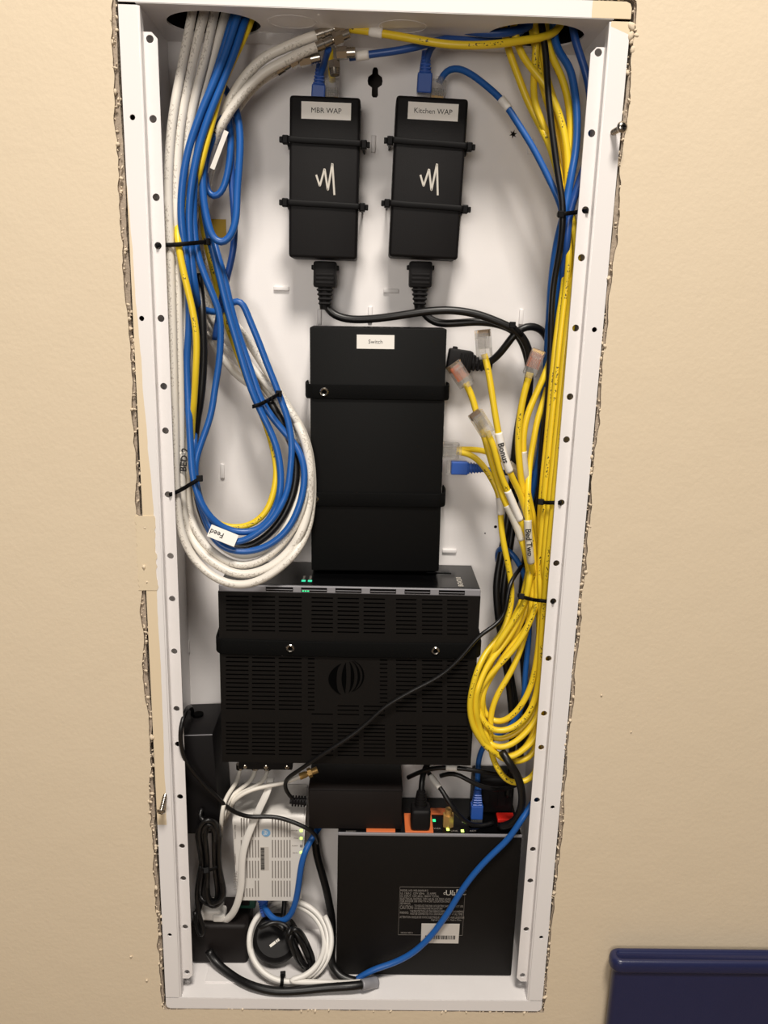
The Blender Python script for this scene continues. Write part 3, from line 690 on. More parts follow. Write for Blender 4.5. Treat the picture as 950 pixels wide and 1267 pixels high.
for (a, b, c, d, lab) in ((353, 565, 765, 458, 'upper serial label'), (350, 662, 757, 570, 'lower serial label')):
    (x0, z0), (x1, z1) = cxy(a, b), cxy(c, d)
    o = obj('serial_label', B(x0, x1, cY0-.0003, cY0+.0002, z0, z1, .0001), M['grey_label'], pc); o['label'] = 'pale grey serial label'
    if d > 500:
        bm = bmesh.new(); xc = x0+.004
        while xc < x1-.004:
            h_ = .0003+.0009*rng.random(); box(bm, xc, xc+h_, cY0-.0005, cY0, z0+.0048, z1-.0014); xc += h_+.0003+.0006*rng.random()
        obj('barcode', bm, M['ink'], o); q = line('SN 18041400000123', 440, 635, 20, 'ink', 270, o)
    else:
        line('MAC ADDRESS', 590, 475, 18, 'ink', 150, o); line('D4:6A:91:20:11', 370, 540, 18, 'ink', 240, o); line('REV A', 655, 540, 20, 'ink', 85, o)

# power bricks and small adapters
pb = thing('power_brick', 'black power brick lying across the top of the large conditioner', 'power supply', (-.005, .06, cz1+.0006))
obj('housing', B(-.0478, .0405, .0345, .086, cz1+.0008, cz1+.0440, .0014), M['brown'], pb, smooth=True)
obj('seam', B(-.0480, .0407, .0343, .0862, cz1+.0425, cz1+.0431), M['abs'], pb)
LBT = Matrix.Translation((-.1465, .06, -.2466)) @ Matrix.Rotation(-.05, 4, 'Y')
lb = thing('power_brick', 'black power brick standing on end at left beside the gateway', 'power supply', (-.1465, .06, -.262))
obj('housing', B(-.0175, .0165, -.034, .0265, -.016, .0875, .0014), M['abs'], lb, T=LBT, smooth=True)
obj('seam', B(-.0172, .0162, -.0346, -.0338, .0868, .0874), M['silver'], lb, T=LBT)['label'] = 'pale edge line'  # thin pale strip along the top front edge
obj('cord_socket', cyl(bmesh.new(), (-.004, .002, .0870), (-.004, .002, .0895), .0052, seg=18), M['deep'], lb, T=LBT)
ad = thing('power_adapter', 'black power adapter block on the cabinet floor at the lower left corner', 'power supply', (-.136, .06, FLOORZ))
obj('housing', B(-.1655, -.1085, .041, .085, FLOORZ, FLOORZ+.046, .004, 3), M['brown'], ad, smooth=True)
px_, _, pz_ = at(266, 1142, .055)
wp = thing('white_plug', 'white plug pushed into the black adapter block at lower left', 'plug', (px_, .055, FLOORZ+.046))
obj('body', B(px_-.0125, px_+.008, .046, .068, FLOORZ+.0462, FLOORZ+.059, .003, 3), M['white_cord'], wp, smooth=True)
obj('collar', B(px_-.001, px_+.012, .044, .060, FLOORZ+.0462, FLOORZ+.056, .003, 3), M['white_cord'], wp, smooth=True)
gx_, _, gz_ = at(305, 1122, .07)
ge = thing('green_adapter', 'small dark green plug end in the shade below the white modem', 'adapter', (gx_, .07, FLOORZ+.046))
obj('body', B(gx_-.009, gx_+.010, .064, .082, FLOORZ+.0465, FLOORZ+.068, .002), plain('dark_green_plastic', '1E4A3C', .5), ge, smooth=True)
obj('latch', B(gx_-.004, gx_+.004, .062, .066, FLOORZ+.052, FLOORZ+.062, .0008), M['abs'], ge)
# round black adapter with a printed mark
qx, _, qz = at(341, 1168, .045); ax = Vector((.05, -.62, .78))
pk = thing('round_adapter', 'round black puck-shaped adapter lying inside the white coiled cable', 'adapter', (qx, .055, FLOORZ))
pc_ = Vector((qx, .050, FLOORZ+.0235))
obj('housing', lathe([(.001, 0), (.0195, 0), (.0225, .003), (.0235, .010), (.0225, .018), (.019, .0215), (.001, .0220)], pc_-ax.normalized()*.010, ax, 40), M['abs'], pk, smooth=True)
r_ = ax.normalized(); rt = Vector((.80, .50, .35)); rt = (rt-r_*rt.dot(r_)).normalized(); up_ = r_.cross(rt)
MT = frame(pc_+r_*.0121-up_*.004-rt*.004, rt, up_); bm = bmesh.new()
for a, b in ((-.0055, .0010), (.0017, .0030), (.0035, .0052)): box(bm, a, b, -.0013, .0013, 0, .0002)
obj('printed_mark', bm, M['logo'], pk, T=MT)['label'] = 'small pale printed mark'
# yellow sticker on the back
yx, _, yz = at(271, 285, BACK-.0005)
ys = thing('warning_sticker', 'small yellow sticker on the back panel behind the blue loops', 'sticker', (yx, BACK, yz-.01))
obj('paper', B(yx-.0075, yx+.006, BACK-.0006, BACK-.0001, yz-.011, yz+.009), plain('yellow_paper', 'C9A63C', .6), ys)

# ---------------------------------------------------------------- cables: each one a tube of its own, routed through the cabinet
CAB = []
def cable(key, name, label, cat, group, mat, r, spec, pin=(0, 0), half=None):
    P = pts(spec) if isinstance(spec, str) else np.asarray(spec)
    CAB.append(dict(key=key, name=name, label=label, cat=cat, group=group, mat=mat, r=r/1000, P=spline(P, .005), pin=pin, half=half))
cx_ = 'white coax cables in the left bundle'; bl_ = 'blue network cables in the left bundle'
ye_ = 'yellow network cables in the right bundle'; br_ = 'blue network cables in the right bundle'
# left bundle, coax
cable('C1', 'coax_cable', 'white coax cable forming the lowest outermost arc of the left loop', 'cable', cx_, 'coax', 3.5,
 '241,-6,38 237,20,38 226,77,36 213,150,32 208,230,28 210,300,24 213,400,22 216,520,22 219,620,22 226,664,20 243,695,19 270,717,13 297,724,11 322,718,12 347,702,16 367,682,22 380,657,30 386,621,38 386,585,44 382,556,50 371,526,54 356,505,58 338,484,62 311,454,62 288,427,66 266,398,72 252,365,76 240,330,76 238,290,72 243,250,64 252,215,54 266,172,46 286,135,42 308,107,40 330,87,39 350,77,39 368,68,40 382,61,42 394,57,42', (0, 2))
cable('C2', 'coax_cable', 'white coax cable, second arc from the bottom of the left loop, with BED 2 handwriting', 'cable', cx_, 'coax', 3.7,
 '258,-6,42 251,22,42 238,77,40 225,140,36 219,200,32 218,260,28 219,330,25 221,420,24 223,520,24 224,600,26 231,652,30 248,682,23 271,701,19 297,711,17 325,706,18 350,690,21 370,664,27 381,632,34 384,595,40 380,555,48 366,520,56 348,490,62 328,455,68 304,418,74 280,388,78 260,352,80 250,310,78 250,262,68 256,215,58 267,170,50 284,125,46 307,90,44 330,69,43 350,60,43 368,52,43 382,47,44 394,43,44', (0, 2))
cable('C3', 'coax_cable', 'white coax cable, third arc from the bottom of the left loop, inside the outer two', 'cable', cx_, 'coax', 3.4,
 '270,-6,46 264,22,46 254,70,44 240,125,42 230,180,42 225,240,40 225,300,36 227,400,34 229,500,34 230,580,34 236,640,32 251,670,27 273,690,24 297,700,23 323,694,24 347,674,26 366,648,30 377,615,36 378,580,44 370,545,52 352,515,58 330,482,64 303,456,66 280,429,70 260,400,76 254,350,82 250,300,80 254,250,74 262,205,66 279,160,60 302,122,56 326,97,52 345,86,50', (0, 2))
cable('C4', 'coax_cable', 'white coax cable, innermost white arc of the left loop just under the blue cables', 'cable', cx_, 'coax2', 3.4,
 '285,-6,50 277,24,50 266,62,48 252,115,46 240,165,46 231,230,50 229,300,54 231,400,56 236,500,52 238,580,44 246,632,36 259,658,31 277,678,28 298,688,27 322,683,28 344,667,30 360,640,34 370,605,42 368,570,50 356,540,58 336,510,64 316,480,70 296,467,70 275,442,74 256,412,80')
# left bundle, blue / yellow / black
cable('B1', 'network_cable', 'blue network cable at the left edge of the blue strands, making the uppermost blue arc', 'cable', bl_, 'blue', 2.9,
 '303,-6,34 293,22,33 279,65,31 264,103,29 247,143,27 232,189,25 225,232,24 224,271,24 229,312,24 233,353,25 234,400,26 231,449,28 233,498,28 236,556,26 239,592,24 247,618,22 260,640,20 278,654,20 300,659,20 322,654,21 339,633,24 347,606,27 347,581,31 343,556,35 333,530,38 322,508,40 312,485,40 302,455,42 292,420,44 281,382,46 273,348,46 263,309,44 255,275,42 251,240,42 253,205,42 263,168,44 276,145,48 292,122,56 306,106,62')
cable('B2', 'network_cable', 'blue network cable making the lowest blue arc, lying on the white coax loop', 'cable', bl_, 'blue', 2.9,
 '314,-6,38 303,24,36 290,65,34 276,100,32 262,134,30 248,175,28 239,215,27 234,260,28 236,312,28 241,353,30 246,385,42 246,420,46 244,470,46 241,520,40 240,570,29 244,612,26 253,640,24 261,661,22 271,674,20 290,682,19 311,682,20 334,674,21 356,655,24 369,630,28 376,602,32 376,576,36 367,552,40 352,535,43 335,514,44 322,493,46 313,466,48 300,428,50 288,390,50 279,350,50 270,318,52 262,290,58')
cable('B3', 'network_cable', 'blue network cable wearing the white Feed flag at the bottom of the left loop', 'cable', bl_, 'blue', 2.8,
 '299,-6,42 287,26,40 272,75,38 256,125,36 246,175,33 240,230,32 240,280,32 245,317,32 252,337,31 262,362,31 271,385,32 273,410,33 271,449,34 266,480,34 261,513,32 249,548,29 242,570,27 242,594,25 249,622,23 259,648,20 268,664,18 285,671,17 300,670,17 316,661,18 332,649,20 346,629,24 356,606,29 359,581,34 361,552,39 356,518,44 347,493,46 340,474,48 331,452,50 319,420,52 306,389,54 300,373,54 294,367,54 287,375,55 274,385,58 260,387,60 250,382,62')
cable('B5', 'network_cable', 'blue network cable with a short hanging loop over the yellow sticker', 'cable', bl_, 'blue', 2.9,
 '308,-6,44 300,26,44 285,68,42 272,105,40 260,145,38 252,190,36 251,240,34 257,275,33 264,297,32 274,304,32 285,294,33 292,271,36 293,240,40 296,202,44 297,168,48 293,138,52 284,118,58 275,105,62')
cable('B6', 'network_cable', 'blue network cable at the back running down behind the short hanging loop', 'cable', bl_, 'blue_shaded', 2.8,
 '300,104,64 291,128,60 286,150,58 286,190,56 287,230,54 290,270,54 289,307,54 283,335,56 276,362,58 270,395,62 266,420,66')
cable('B7', 'network_cable', 'blue network cable with the highest small loop, beside the white flag label', 'cable', bl_, 'blue', 2.7,
 '253,205,54 256,236,52 263,248,50 273,241,50 280,222,50 285,189,51 285,155,54 281,132,58 290,110,62')
cable('Y1', 'network_cable', 'yellow network cable in the left loop, only yellow strand among the blue', 'cable', None, 'yellow', 2.7,
 '320,-6,40 308,32,38 292,67,37 274,108,36 264,145,35 252,190,34 243,225,33 231,252,33 220,276,28 221,305,22 229,345,18 238,383,18 243,416,18 242,463,20 240,498,27 237,540,34 238,580,33 244,615,30 254,636,27 269,648,26 289,653,26 311,649,27 329,634,29 339,607,33 342,581,37 336,548,43 325,515,49 310,480,55 297,445,61 284,410,66 272,370,66 265,340,62 258,312,58 252,285,60 250,255,66')
cable('K1', 'coax_cable', 'black coax cable in the left loop behind the blue strands', 'cable', None, 'black', 3.3,
 '246,340,50 250,385,40 251,410,36 252,435,34 250,476,33 248,495,33 243,525,38 240,560,36 242,600,33 248,630,30 258,655,26 275,672,27 300,678,28 322,669,28 342,651,29 357,626,33 366,594,38 364,560,44 350,525,50 332,495,58')
# right bundle, yellow
cable('RA', 'network_cable', 'yellow network cable ending in a clear plug that stands up beside the black cords', 'cable', ye_, 'yellow', 2.8,
 '616,-10,50 629,62,50 638,86,48 651,121,46 666,152,44 679,177,42 690,215,38 697,243,36 704,275,34 704,320,30 699,370,26 693,420,25 687,480,25 681,540,25 675,600,25 671,650,26 668,700,28 669,747,34 667,789,34 663,821,33 657,848,32 646,871,31 633,886,31 619,894,32 606,891,34 598,880,36 597,862,37 601,840,38 609,815,38 622,790,38 635,766,38 645,745,38 652,715,38 657,690,38 657,660,37 654,631,36 647,610,34 643,579,32 641,547,31 643,516,30 649,484,29 656,461,28', (0, 3))
cable('RB', 'network_cable', 'yellow network cable ending in the grey clear plug that lies across another yellow strand', 'cable', ye_, 'yellow', 2.8,
 '630,-10,46 641,58,46 656,83,44 674,104,42 687,128,40 697,160,38 702,190,37 703,220,36 702,250,35 711,285,28 714,320,22 711,370,18 705,420,17 699,480,17 693,540,17 687,600,17 682,650,19 677,700,23 673,747,31 670,790,31 668,830,30 663,860,29 653,884,28 639,898,27 620,905,27 606,902,29 596,890,31 590,870,33 592,845,34 601,820,35 617,795,35 632,772,35 642,757,35 650,742,35 655,715,35 656,690,35 651,660,34 641,638,32 630,612,29 621,592,27 615,570,25 609,548,24 602,534,24', (0, 3))
cable('RC', 'network_cable', 'yellow network cable with the white Bonus wrap and a clear plug pointing up', 'cable', ye_, 'yellow', 2.7,
 '663,-10,48 663,56,48 660,101,46 661,126,45 671,152,44 682,180,42 692,215,40 697,245,39 700,290,38 699,340,38 692,390,32 687,430,29 682,480,29 677,540,29 671,600,30 668,650,32 672,700,38 669,747,38 669,790,37 669,830,36 668,865,34 664,888,32 650,907,30 633,921,29 617,926,29 603,918,30 594,900,31 590,875,32 594,852,33 609,832,34 633,806,35 648,785,36 660,758,37 664,742,37 664,715,37 661,690,37 657,660,36 651,635,34 643,610,30 636,596,27 629,580,24 622,560,23 615,528,23 609,490,24 603,453,26 599,438,27', (0, 3))
cable('RD', 'network_cable', 'yellow network cable whose clear plug lies tilted against the switch power plug', 'cable', ye_, 'yellow2', 2.8,
 '672,-10,52 679,61,52 694,93,48 703,126,46 706,164,44 704,202,42 702,240,40 710,280,38 710,320,32 706,370,24 700,420,21 694,480,21 688,540,21 682,600,21 677,650,22 673,700,26 676,747,35 674,800,34 671,860,33 667,900,31 660,917,29 648,927,27 634,937,26 619,937,27 604,923,29 592,898,30 588,870,31 592,848,32 605,820,34 625,795,35 640,770,36 648,747,37 653,725,37 654,705,36 647,674,35 635,642,34 624,620,33 616,596,33 608,572,34 601,547,35 596,530,36 590,514,37 584,490,38 576,474,38', (0, 3))
cable('RE', 'network_cable', 'yellow network cable with the clear wrap, crossing up behind the black cable', 'cable', ye_, 'yellow2', 2.8,
 '664,-10,56 670,60,56 679,106,52 691,141,49 699,190,46 701,230,44 700,260,43 704,300,42 703,350,42 697,420,41 691,480,41 686,540,40 681,600,40 676,650,40 672,700,40 668,750,40 668,790,39 668,840,38 667,880,36 664,905,34 661,931,31 650,940,28 636,943,27 620,938,28 609,928,30 600,905,32 596,880,34 598,855,35 612,830,36 632,800,37 650,780,38 658,760,38 664,735,38 666,716,38 664,684,38 661,645,38 655,620,37 650,589,36 647,547,36 651,518,36 661,492,37 675,461,40 683,440,46')
cable('RF', 'network_cable', 'yellow network cable with the lowest hanging loop, dipping over the black power conditioner', 'cable', ye_, 'yellow', 2.7,
 '650,-10,58 664,70,56 672,110,54 684,150,51 694,195,48 698,240,46 697,300,46 694,350,46 690,420,45 685,480,45 680,560,44 675,620,44 671,680,43 667,740,42 667,800,42 668,860,40 667,920,36 665,945,32 660,961,28 649,967,26 635,970,25 624,963,26 614,948,28 607,930,30 607,906,32 607,885,34 615,860,35 630,835,36 641,812,37 648,790,38 655,765,39 658,742,39 660,716,39 656,690,25 653,650,24 653,610,30 655,575,41 661,540,42 665,518,43 671,500,45 677,480,48')
cable('SY1', 'network_cable', 'yellow network cable bending down from the switch port past a white wrap', 'cable', ye_, 'yellow', 2.7,
 '565,559,67 573,560,66 584,563,62 597,575,56 609,594,50 617,610,46 619,627,44 620,653,43 624,678,42 629,700,42 632,720,42 633,742,42 629,762,40 620,785,38 604,803,36 593,823,34 585,848,32 581,872,31 584,895,30 594,915,29 607,929,28 625,936,28 645,930,29 658,912,31 666,880,34 669,830,37 671,780,39 673,740,41 676,700,42 680,650,43 685,600,44 689,540,44 694,480,45 699,420,46 702,370,47 703,320,48 700,275,48 697,240,50 692,200,52 685,150,56 678,105,60 672,60,62 666,-10,62', (3, 0))
cable('SY2', 'network_cable', 'yellow network cable running level from the switch port behind the grey plug', 'cable', ye_, 'yellow2', 2.6,
 '565,556,72 573,556,71 584,556,68 597,557,62 618,566,55 635,577,51 645,592,49 651,610,48 656,650,47 658,700,47 655,745,45 645,768,43 636,790,42 622,815,40 608,835,38 597,858,37 592,880,36 598,903,35 612,915,34 630,912,33 648,900,34 660,885,36 668,860,40', (3, 0))
cable('T0', 'network_cable', 'yellow network cable crossing level below the cabinet top to the chrome connectors', 'cable', None, 'yellow', 2.9,
 '433,36,44 447,37,42 464,40,40 494,45,36 545,54,30 570,56,29 595,56,29 620,54,31 646,50,34 672,46,40 690,38,46 702,10,50', (2, 0))
# right bundle, blue and black
cable('RB1', 'network_cable', 'blue network cable bowing out toward the right rail in the upper right bundle', 'cable', br_, 'blue', 3.0,
 '682,-10,50 689,61,48 704,81,44 711,114,42 714,152,38 712,189,34 706,220,31 699,260,28 691,290,30 686,318,34 682,350,40 679,400,46 676,450,52 672,500,56 668,560,60 660,600,64 650,650,70')
cable('RB2', 'network_cable', 'blue network cable dipping behind the right rail near the top', 'cable', br_, 'blue_shaded', 3.0,
 '703,-10,48 711,48,46 722,81,44 729,109,44 731,150,42 728,190,36 720,215,30 712,240,28 705,260,28 701,303,30 698,330,36 694,370,44 690,430,54 682,500,62')
cable('RB3', 'network_cable', 'blue network cable with a white wrap arching from the Kitchen WAP injector to the right', 'cable', br_, 'blue', 2.6,
 '543,103,71 545,96,70 549,89,68 559,83,64 575,87,60 599,104,54 622,125,48 642,155,43 659,182,39 673,209,35 686,236,31 695,258,29 697,285,32 693,315,36 688,350,42 684,400,50 680,450,58 676,490,64', (2, 0))
cable('RB4', 'network_cable', 'blue network cable under the cabinet top with a white end, entering the right hole', 'cable', br_, 'blue_shaded', 3.2,
 '538,35,50 562,35,48 599,41,44 629,40,44 652,34,48 668,18,52 680,-12,56', (2, 0))
cable('RB5', 'network_cable', 'shaded blue network cable with a white wrap leaving the chrome connectors behind the yellow one', 'cable', br_, 'blue_shaded', 2.8,
 '432,71,50 446,69,49 460,67,48 490,63,46 511,59,46 540,51,48 561,47,52 600,50,54 640,44,56 660,15,58 664,-10,58', (2, 0))
cable('RB6', 'network_cable', 'shaded blue booted network cable going up from the Kitchen WAP injector', 'cable', br_, 'blue_shaded', 2.6,
 '526,84,70 528,72,68 531,60,64 540,50,60 558,45,58 585,47,60 620,42,60 648,14,60 655,-10,60', (2, 0))
cable('MB', 'network_cable', 'shaded blue booted network cable going up from the MBR WAP injector', 'cable', None, 'blue_shaded', 2.6,
 '395,99,71 396,91,69 400,82,66 404,73,62 406,60,56', (2, 0))
cable('MY', 'network_cable', 'short yellow network cable with a clear plug at the MBR WAP injector', 'cable', None, 'yellow2', 2.5,
 '411,101,71 411,94,69 410,86,66 409,77,60 408,62,58', (2, 0))
cable('RK1', 'coax_cable', 'thin black cable running in front down the middle of the right bundle', 'cable', None, 'black', 2.5,
 '666,-10,46 671,40,42 674,56,40 676,81,38 679,126,34 684,169,30 691,220,26 696,252,24 695,290,25 691,318,27 685,350,30 682,390,31 681,430,32 679,470,33 677,500,36 672,530,42 669,565,46 668,600,50 664,640,56 658,690,62')
pw_ = 'black power cords'
cable('I1', 'power_cable', 'black power cord from the MBR WAP injector, sweeping right above the switch', 'cord', pw_, 'black', 3.3,
 '402,374,68 403,381,68 411,389,67 430,395,65 455,395,62 490,391,58 530,385,55 562,384,54 595,390,54 620,400,54 638,408,55 650,422,57 656,445,60 652,475,64 645,505,66 639,540,68 635,575,70 632,610,70 627,650,68 619,690,64 614,725,60 616,760,58 622,800,58 630,850,60 634,900,62 632,950,60 628,985,58', (2, 0))
cable('I2', 'power_cable', 'black power cord from the Kitchen WAP injector, dipping under the other cord', 'cord', pw_, 'black', 3.3,
 '519,374,68 520,381,68 526,391,67 540,400,66 562,400,64 595,398,62 620,402,61 636,409,61 647,425,63 654,450,68 655,480,72 649,510,74 645,545,76 641,580,78 637,620,78 633,660,76 627,700,72 622,740,68 624,790,68 634,850,70 642,900,72 644,940,70', (2, 0))
cable('I3', 'power_cable', 'black power cord from the side of the switch, humping over behind the yellow cables', 'cord', pw_, 'black', 3.2,
 '600,451,72 606,449,71 614,442,67 626,428,62 638,411,60 648,404,60 660,403,61 671,409,66 680,425,72 684,450,76 684,500,78 678,560,80 664,620,80 652,680,78 645,740,76 646,800,74 650,860,72 650,920,70', (2, 0))
cable('SB1', 'network_cable', 'blue network cable with a ribbed boot plugged level into the switch side', 'cable', None, 'blue_shaded', 2.6,
 '584,579,66 594,580,65 606,582,63 625,585,62 645,586,62 664,585,64 676,588,70', (2, 0))
cable('KB', 'network_cable', 'blue network cable hooping from behind the yellow bundle down to the conditioner port', 'cable', None, 'blue', 2.6,
 '616,694,74 615,683,68 622,676,60 632,683,56 643,699,54 650,715,54 654,745,54 654,790,54 650,830,54 648,862,54 640,888,54 620,908,54 602,918,56 593,935,58 591,955,56 590.5,980,52 590.3,990,51', (0, 2))
cable('DC', 'power_cable', 'thin black cord running diagonally across the gateway face to the power brick', 'cord', None, 'black', 1.9,
 '652,686,60 645,701,54 637,712,38 630,724,30 627,745,26 622,764,27 608,777,20 592,787,17 575,808,16 553,830,16 535,842,16 515,852,16 495,863,16 473,877,16 455,894,16 439,907,16 420,920,16 401,932,17 380,946,21 364,957,28 354,964,34 352,972,38 355,981,41 361,988,43 365,991,44', (0, 2))
cable('LC', 'power_cable', 'thin black cord from the upright brick, curling over the left rail and white modem', 'cord', None, 'black', 2.0,
 '238,884,60 237,876,48 233,875,30 228,884,10 224,897,2 223,910,2 225,928,5 232,946,12 241,957,16 253,971,19 266,984,22 278,996,26 292,1006,30 310,1011,33 336,1010,34 357,1015,34 372,1021,33 384,1027,32 391,1034,36 393,1042,44', (1, 0))
# under the gateway, on and around the modem
uc = 'thin white coax cables under the splitter'
cable('U1', 'coax_cable', 'thin white coax cable at the left port under the black splitter', 'cable', uc, 'coax2', 2.0, '297,951,56 296,960,54 290,972,52 281,984,51 276,998,52 274,1015,56 273,1040,62', (1, 2))
cable('U2', 'coax_cable', 'thin white coax cable at the middle port under the black splitter', 'cable', uc, 'coax2', 2.0, '316,952,56 315,960,52 308,969,48 296,977,46 285,986,46 279,998,50 277,1012,60 277,1020,68', (1, 2))
cable('U3', 'coax_cable', 'thin white coax cable at the right port under the black splitter', 'cable', uc, 'coax2', 2.0, '331,953,56 331,960,52 322,970,46 307,977,43 294,983,42 284,995,44 280,1008,56 279,1016,66', (1, 2))
cable('U4', 'coax_cable', 'thin white coax cable with a brass connector beside the black brick, above the modem', 'cable', uc, 'coax2', 2.0, '373,960,47 364,964,45 350,969,43 328,973,41 309,978,40 294,986,40 286,996,44 281,1012,60', (1, 2))
cable('FL', 'flat_cable', 'flat white cable draped over the modem down to the white plug', 'cable', None, 'white_cord', 2.6,
 '335,962,48 333,975,42 321,1000,38 315,1014,37 309,1028,36 302,1048,35 299,1070,35 298.5,1096,36 293,1120,39 285,1134,44 276,1141,48', (1, 1), (.0034, .0013))
cable('OB', 'network_cable', 'blue network cable looping under the white modem into its port', 'cable', None, 'blue', 3.0,
 '402,1012,62 396,1022,56 390,1031,50 384,1040,44 378,1052,39 374,1064,37 371,1082,36 368,1105,36 363,1125,36 356,1137,37 346,1141,39 336,1136,43 329,1126,50 326,1118,58', (0, 2))
cable('OK', 'power_cable', 'short black cord dropping from the bottom of the white modem', 'cord', None, 'black', 2.6, '352,1108,66 352,1120,64 351,1134,58 347,1146,52', (1, 0))
def coil(cx, cyy, ux, uy, L, W, turns, Y, waist=0., jit=1.0, dY=5, fat=0):
    # elongated hank: long axis ux,uy in pixels, half length L, half width W
    n = int(turns*16); out = []; am = .25+.85*rng.random(int(turns*2)+3);  lm = .80+.2*rng.random(int(turns*2)+3)
    for i in range(n):
        t = 2*math.pi*i/16; h = int((t+math.pi/2)/math.pi)
        s = math.cos(t)*L*lm[int(t/math.pi)+1 if False else int((t)/math.pi+.5)]; f = math.sin(t); wv = W*am[int(t/math.pi)]
        if waist: wv *= waist+(1-waist)*min(1, (s/L)**2*1.6)*(1+fat*(1 if s < 0 else 0))
        o = f*wv
        out.append((cx+ux*-s-uy*o, cyy+uy*-s+ux*o, Y+dY*math.sin(t*.5+i*.3)))
    return ' '.join('%.1f,%.1f,%.1f' % q for q in out)
cable('HK', 'power_cable', 'black power cord folded into a tied hank at left above the adapter block', 'cord', None, 'black', 2.1,
 '250,1000,60 244,1012,52 '+coil(261, 1067, .05, 1, 58, 25, 8.3, 38, .45, 2, 6, .35)+' 243,1108,36 246,1130,34 251,1146,32 253,1157,31 250,1163,30 246,1158,31 243,1146,33 241,1128,36')
cable('PC', 'power_cable', 'black cord of the round adapter folded into a hank beside it', 'cord', None, 'black', 2.1,
 '352,1150,30 345,1143,34 332,1140,36 320,1144,34 316,1152,32 324,1147,30 340,1140,34 356,1146,34 '+coil(373, 1175, .42, .91, 33, 14, 6.2, 30, .7, 1, 5))
th = np.linspace(-.6, 2*2*math.pi+1.62, 44)
ring = ' '.join('%.1f,%.1f,%.1f' % (359-1.2*k+(52-2.0*k)*math.cos(t), 1164+1.0*k+(54-2.6*k)*math.sin(t), 44-32*math.sin(t)-.8*k) for k, t in zip(np.linspace(0, 3.2, len(th)), th))
cable('WR', 'coiled_cable', 'white cable coiled in a ring on the cabinet floor, round the black puck', 'cable', None, 'white_cord', 2.7,
 ring+' 372,1215,11 390,1215,12 408,1216,13 435,1216,14 455,1214,15')
cable('FB', 'power_cable', 'thick black cord lying along the front of the cabinet floor', 'cord', pw_, 'black', 4.0,
 '258,1176,38 264,1187,36 274,1197,30 290,1209,22 309,1219,12 337,1226,8 364,1226,8 405,1222,11 446,1219,14 466,1215,17')
cable('FR', 'power_cable', 'thick black cord hanging between the white modem and the power conditioner', 'cord', pw_, 'black', 3.9,
 '388,1012,74 390,1040,73 392,1058,73 398,1080,73 404,1102,73 408,1122,72 411,1142,70 411,1163,60 409,1180,48 412,1197,34 422,1209,24 440,1214,20')
cable('BF', 'network_cable', 'blue network cable slanting across the front of the power conditioner', 'cable', None, 'blue', 2.9,
 '668,975,40 662,988,32 654,1001,25 644,1016,22 628,1039,22 610,1056,22 589,1078,22 571,1102,22 553,1131,22 533,1158,22 512,1178,22 488,1191,22 470,1197,21 459,1201,20 447,1208,20 438,1214,19')
tc = 'thin black cables over the conditioner ports'
cable('KA', 'audio_cable', 'thin black cable with a white wrap, running level over the conditioner ports', 'cable', tc, 'black', 2.2, '505,962,60 520,955,52 540,950,45 557,950,41 575,951,39 591,954,39 610,957,42 630,961,48 650,966,56')
cable('KC', 'audio_cable', 'thin black cable with a slanted white wrap, curving down to the conditioner ports', 'cable', tc, 'black', 2.2, '530,956,60 537,966,50 544,974,44 553,988,38 562,1002,36 571,1013,38 582,1020,44 596,1022,52 610,1018,60')
cable('KD2', 'audio_cable', 'thin black cable sagging below the level one over the conditioner ports', 'cable', tc, 'black', 2.2, '545,960,54 560,956,48 569,959,45 583,968,43 598,974,43 612,977,46 630,975,52 648,966,60')
cable('KD', 'power_cable', 'thick glossy black cord curving down over the red switch', 'cord', None, 'black', 3.6, '621,930,28 625,936,22 630,944,19 636,952,18 641,962,19 645,976,21 646,990,25 644,1003,27 639,1013,31 631,1020,37 618,1023,44')
cable('OP', 'power_cable', 'black cord with a plug standing in the orange outlet', 'cord', None, 'black', 2.8, '534,938,64 528,946,58 523,957,50 521.5,972,44 521,986,42 520.5,994,41', (0, 2))

# settle the strands: where two overlap, part them along the depth of the cabinet
OBST = [(-.049, .067, .0522, .09, -.0085, .206), (GX0, GX1, GY0, .09, GZ0, TZ+.001), (ox0, ox1+.001, oy0, .09, oz0, oz1+.006), (cx0, cx1, cY0, .09, FLOORZ, cz1+.001),
        (-.048, .0407, .0343, .087, cz1, cz1+.0445), (-.1655, -.1085, .041, .085, FLOORZ, FLOORZ+.046), (-.067, -.010, .052, .09, .2592, .3806), (.015, .073, .052, .09, .2616, .3826),
        (-.168, -.127, .024, .09, -.265, -.160)]
P = np.vstack([c['P'] for c in CAB]); ids = np.concatenate([np.full(len(c['P']), i) for i, c in enumerate(CAB)])
rad = np.concatenate([np.full(len(c['P']), c['r']*1.02) for c in CAB]); seq = np.concatenate([np.arange(len(c['P'])) for c in CAB])
D0 = P-CAM; K = np.ones(len(P)); K0 = K.copy(); dist0 = np.linalg.norm(D0, axis=1)
pinned = np.zeros(len(P), bool); off = 0
for c in CAB:
    n = len(c['P']); a, b = c['pin']
    if a: pinned[off:off+a+1] = True
    if b: pinned[off+n-b-1:off+n] = True
    off += n
same = ids[1:] == ids[:-1]
freeze = np.array([c['key'] in ('HK', 'PC', 'WR') for c in CAB])[ids]
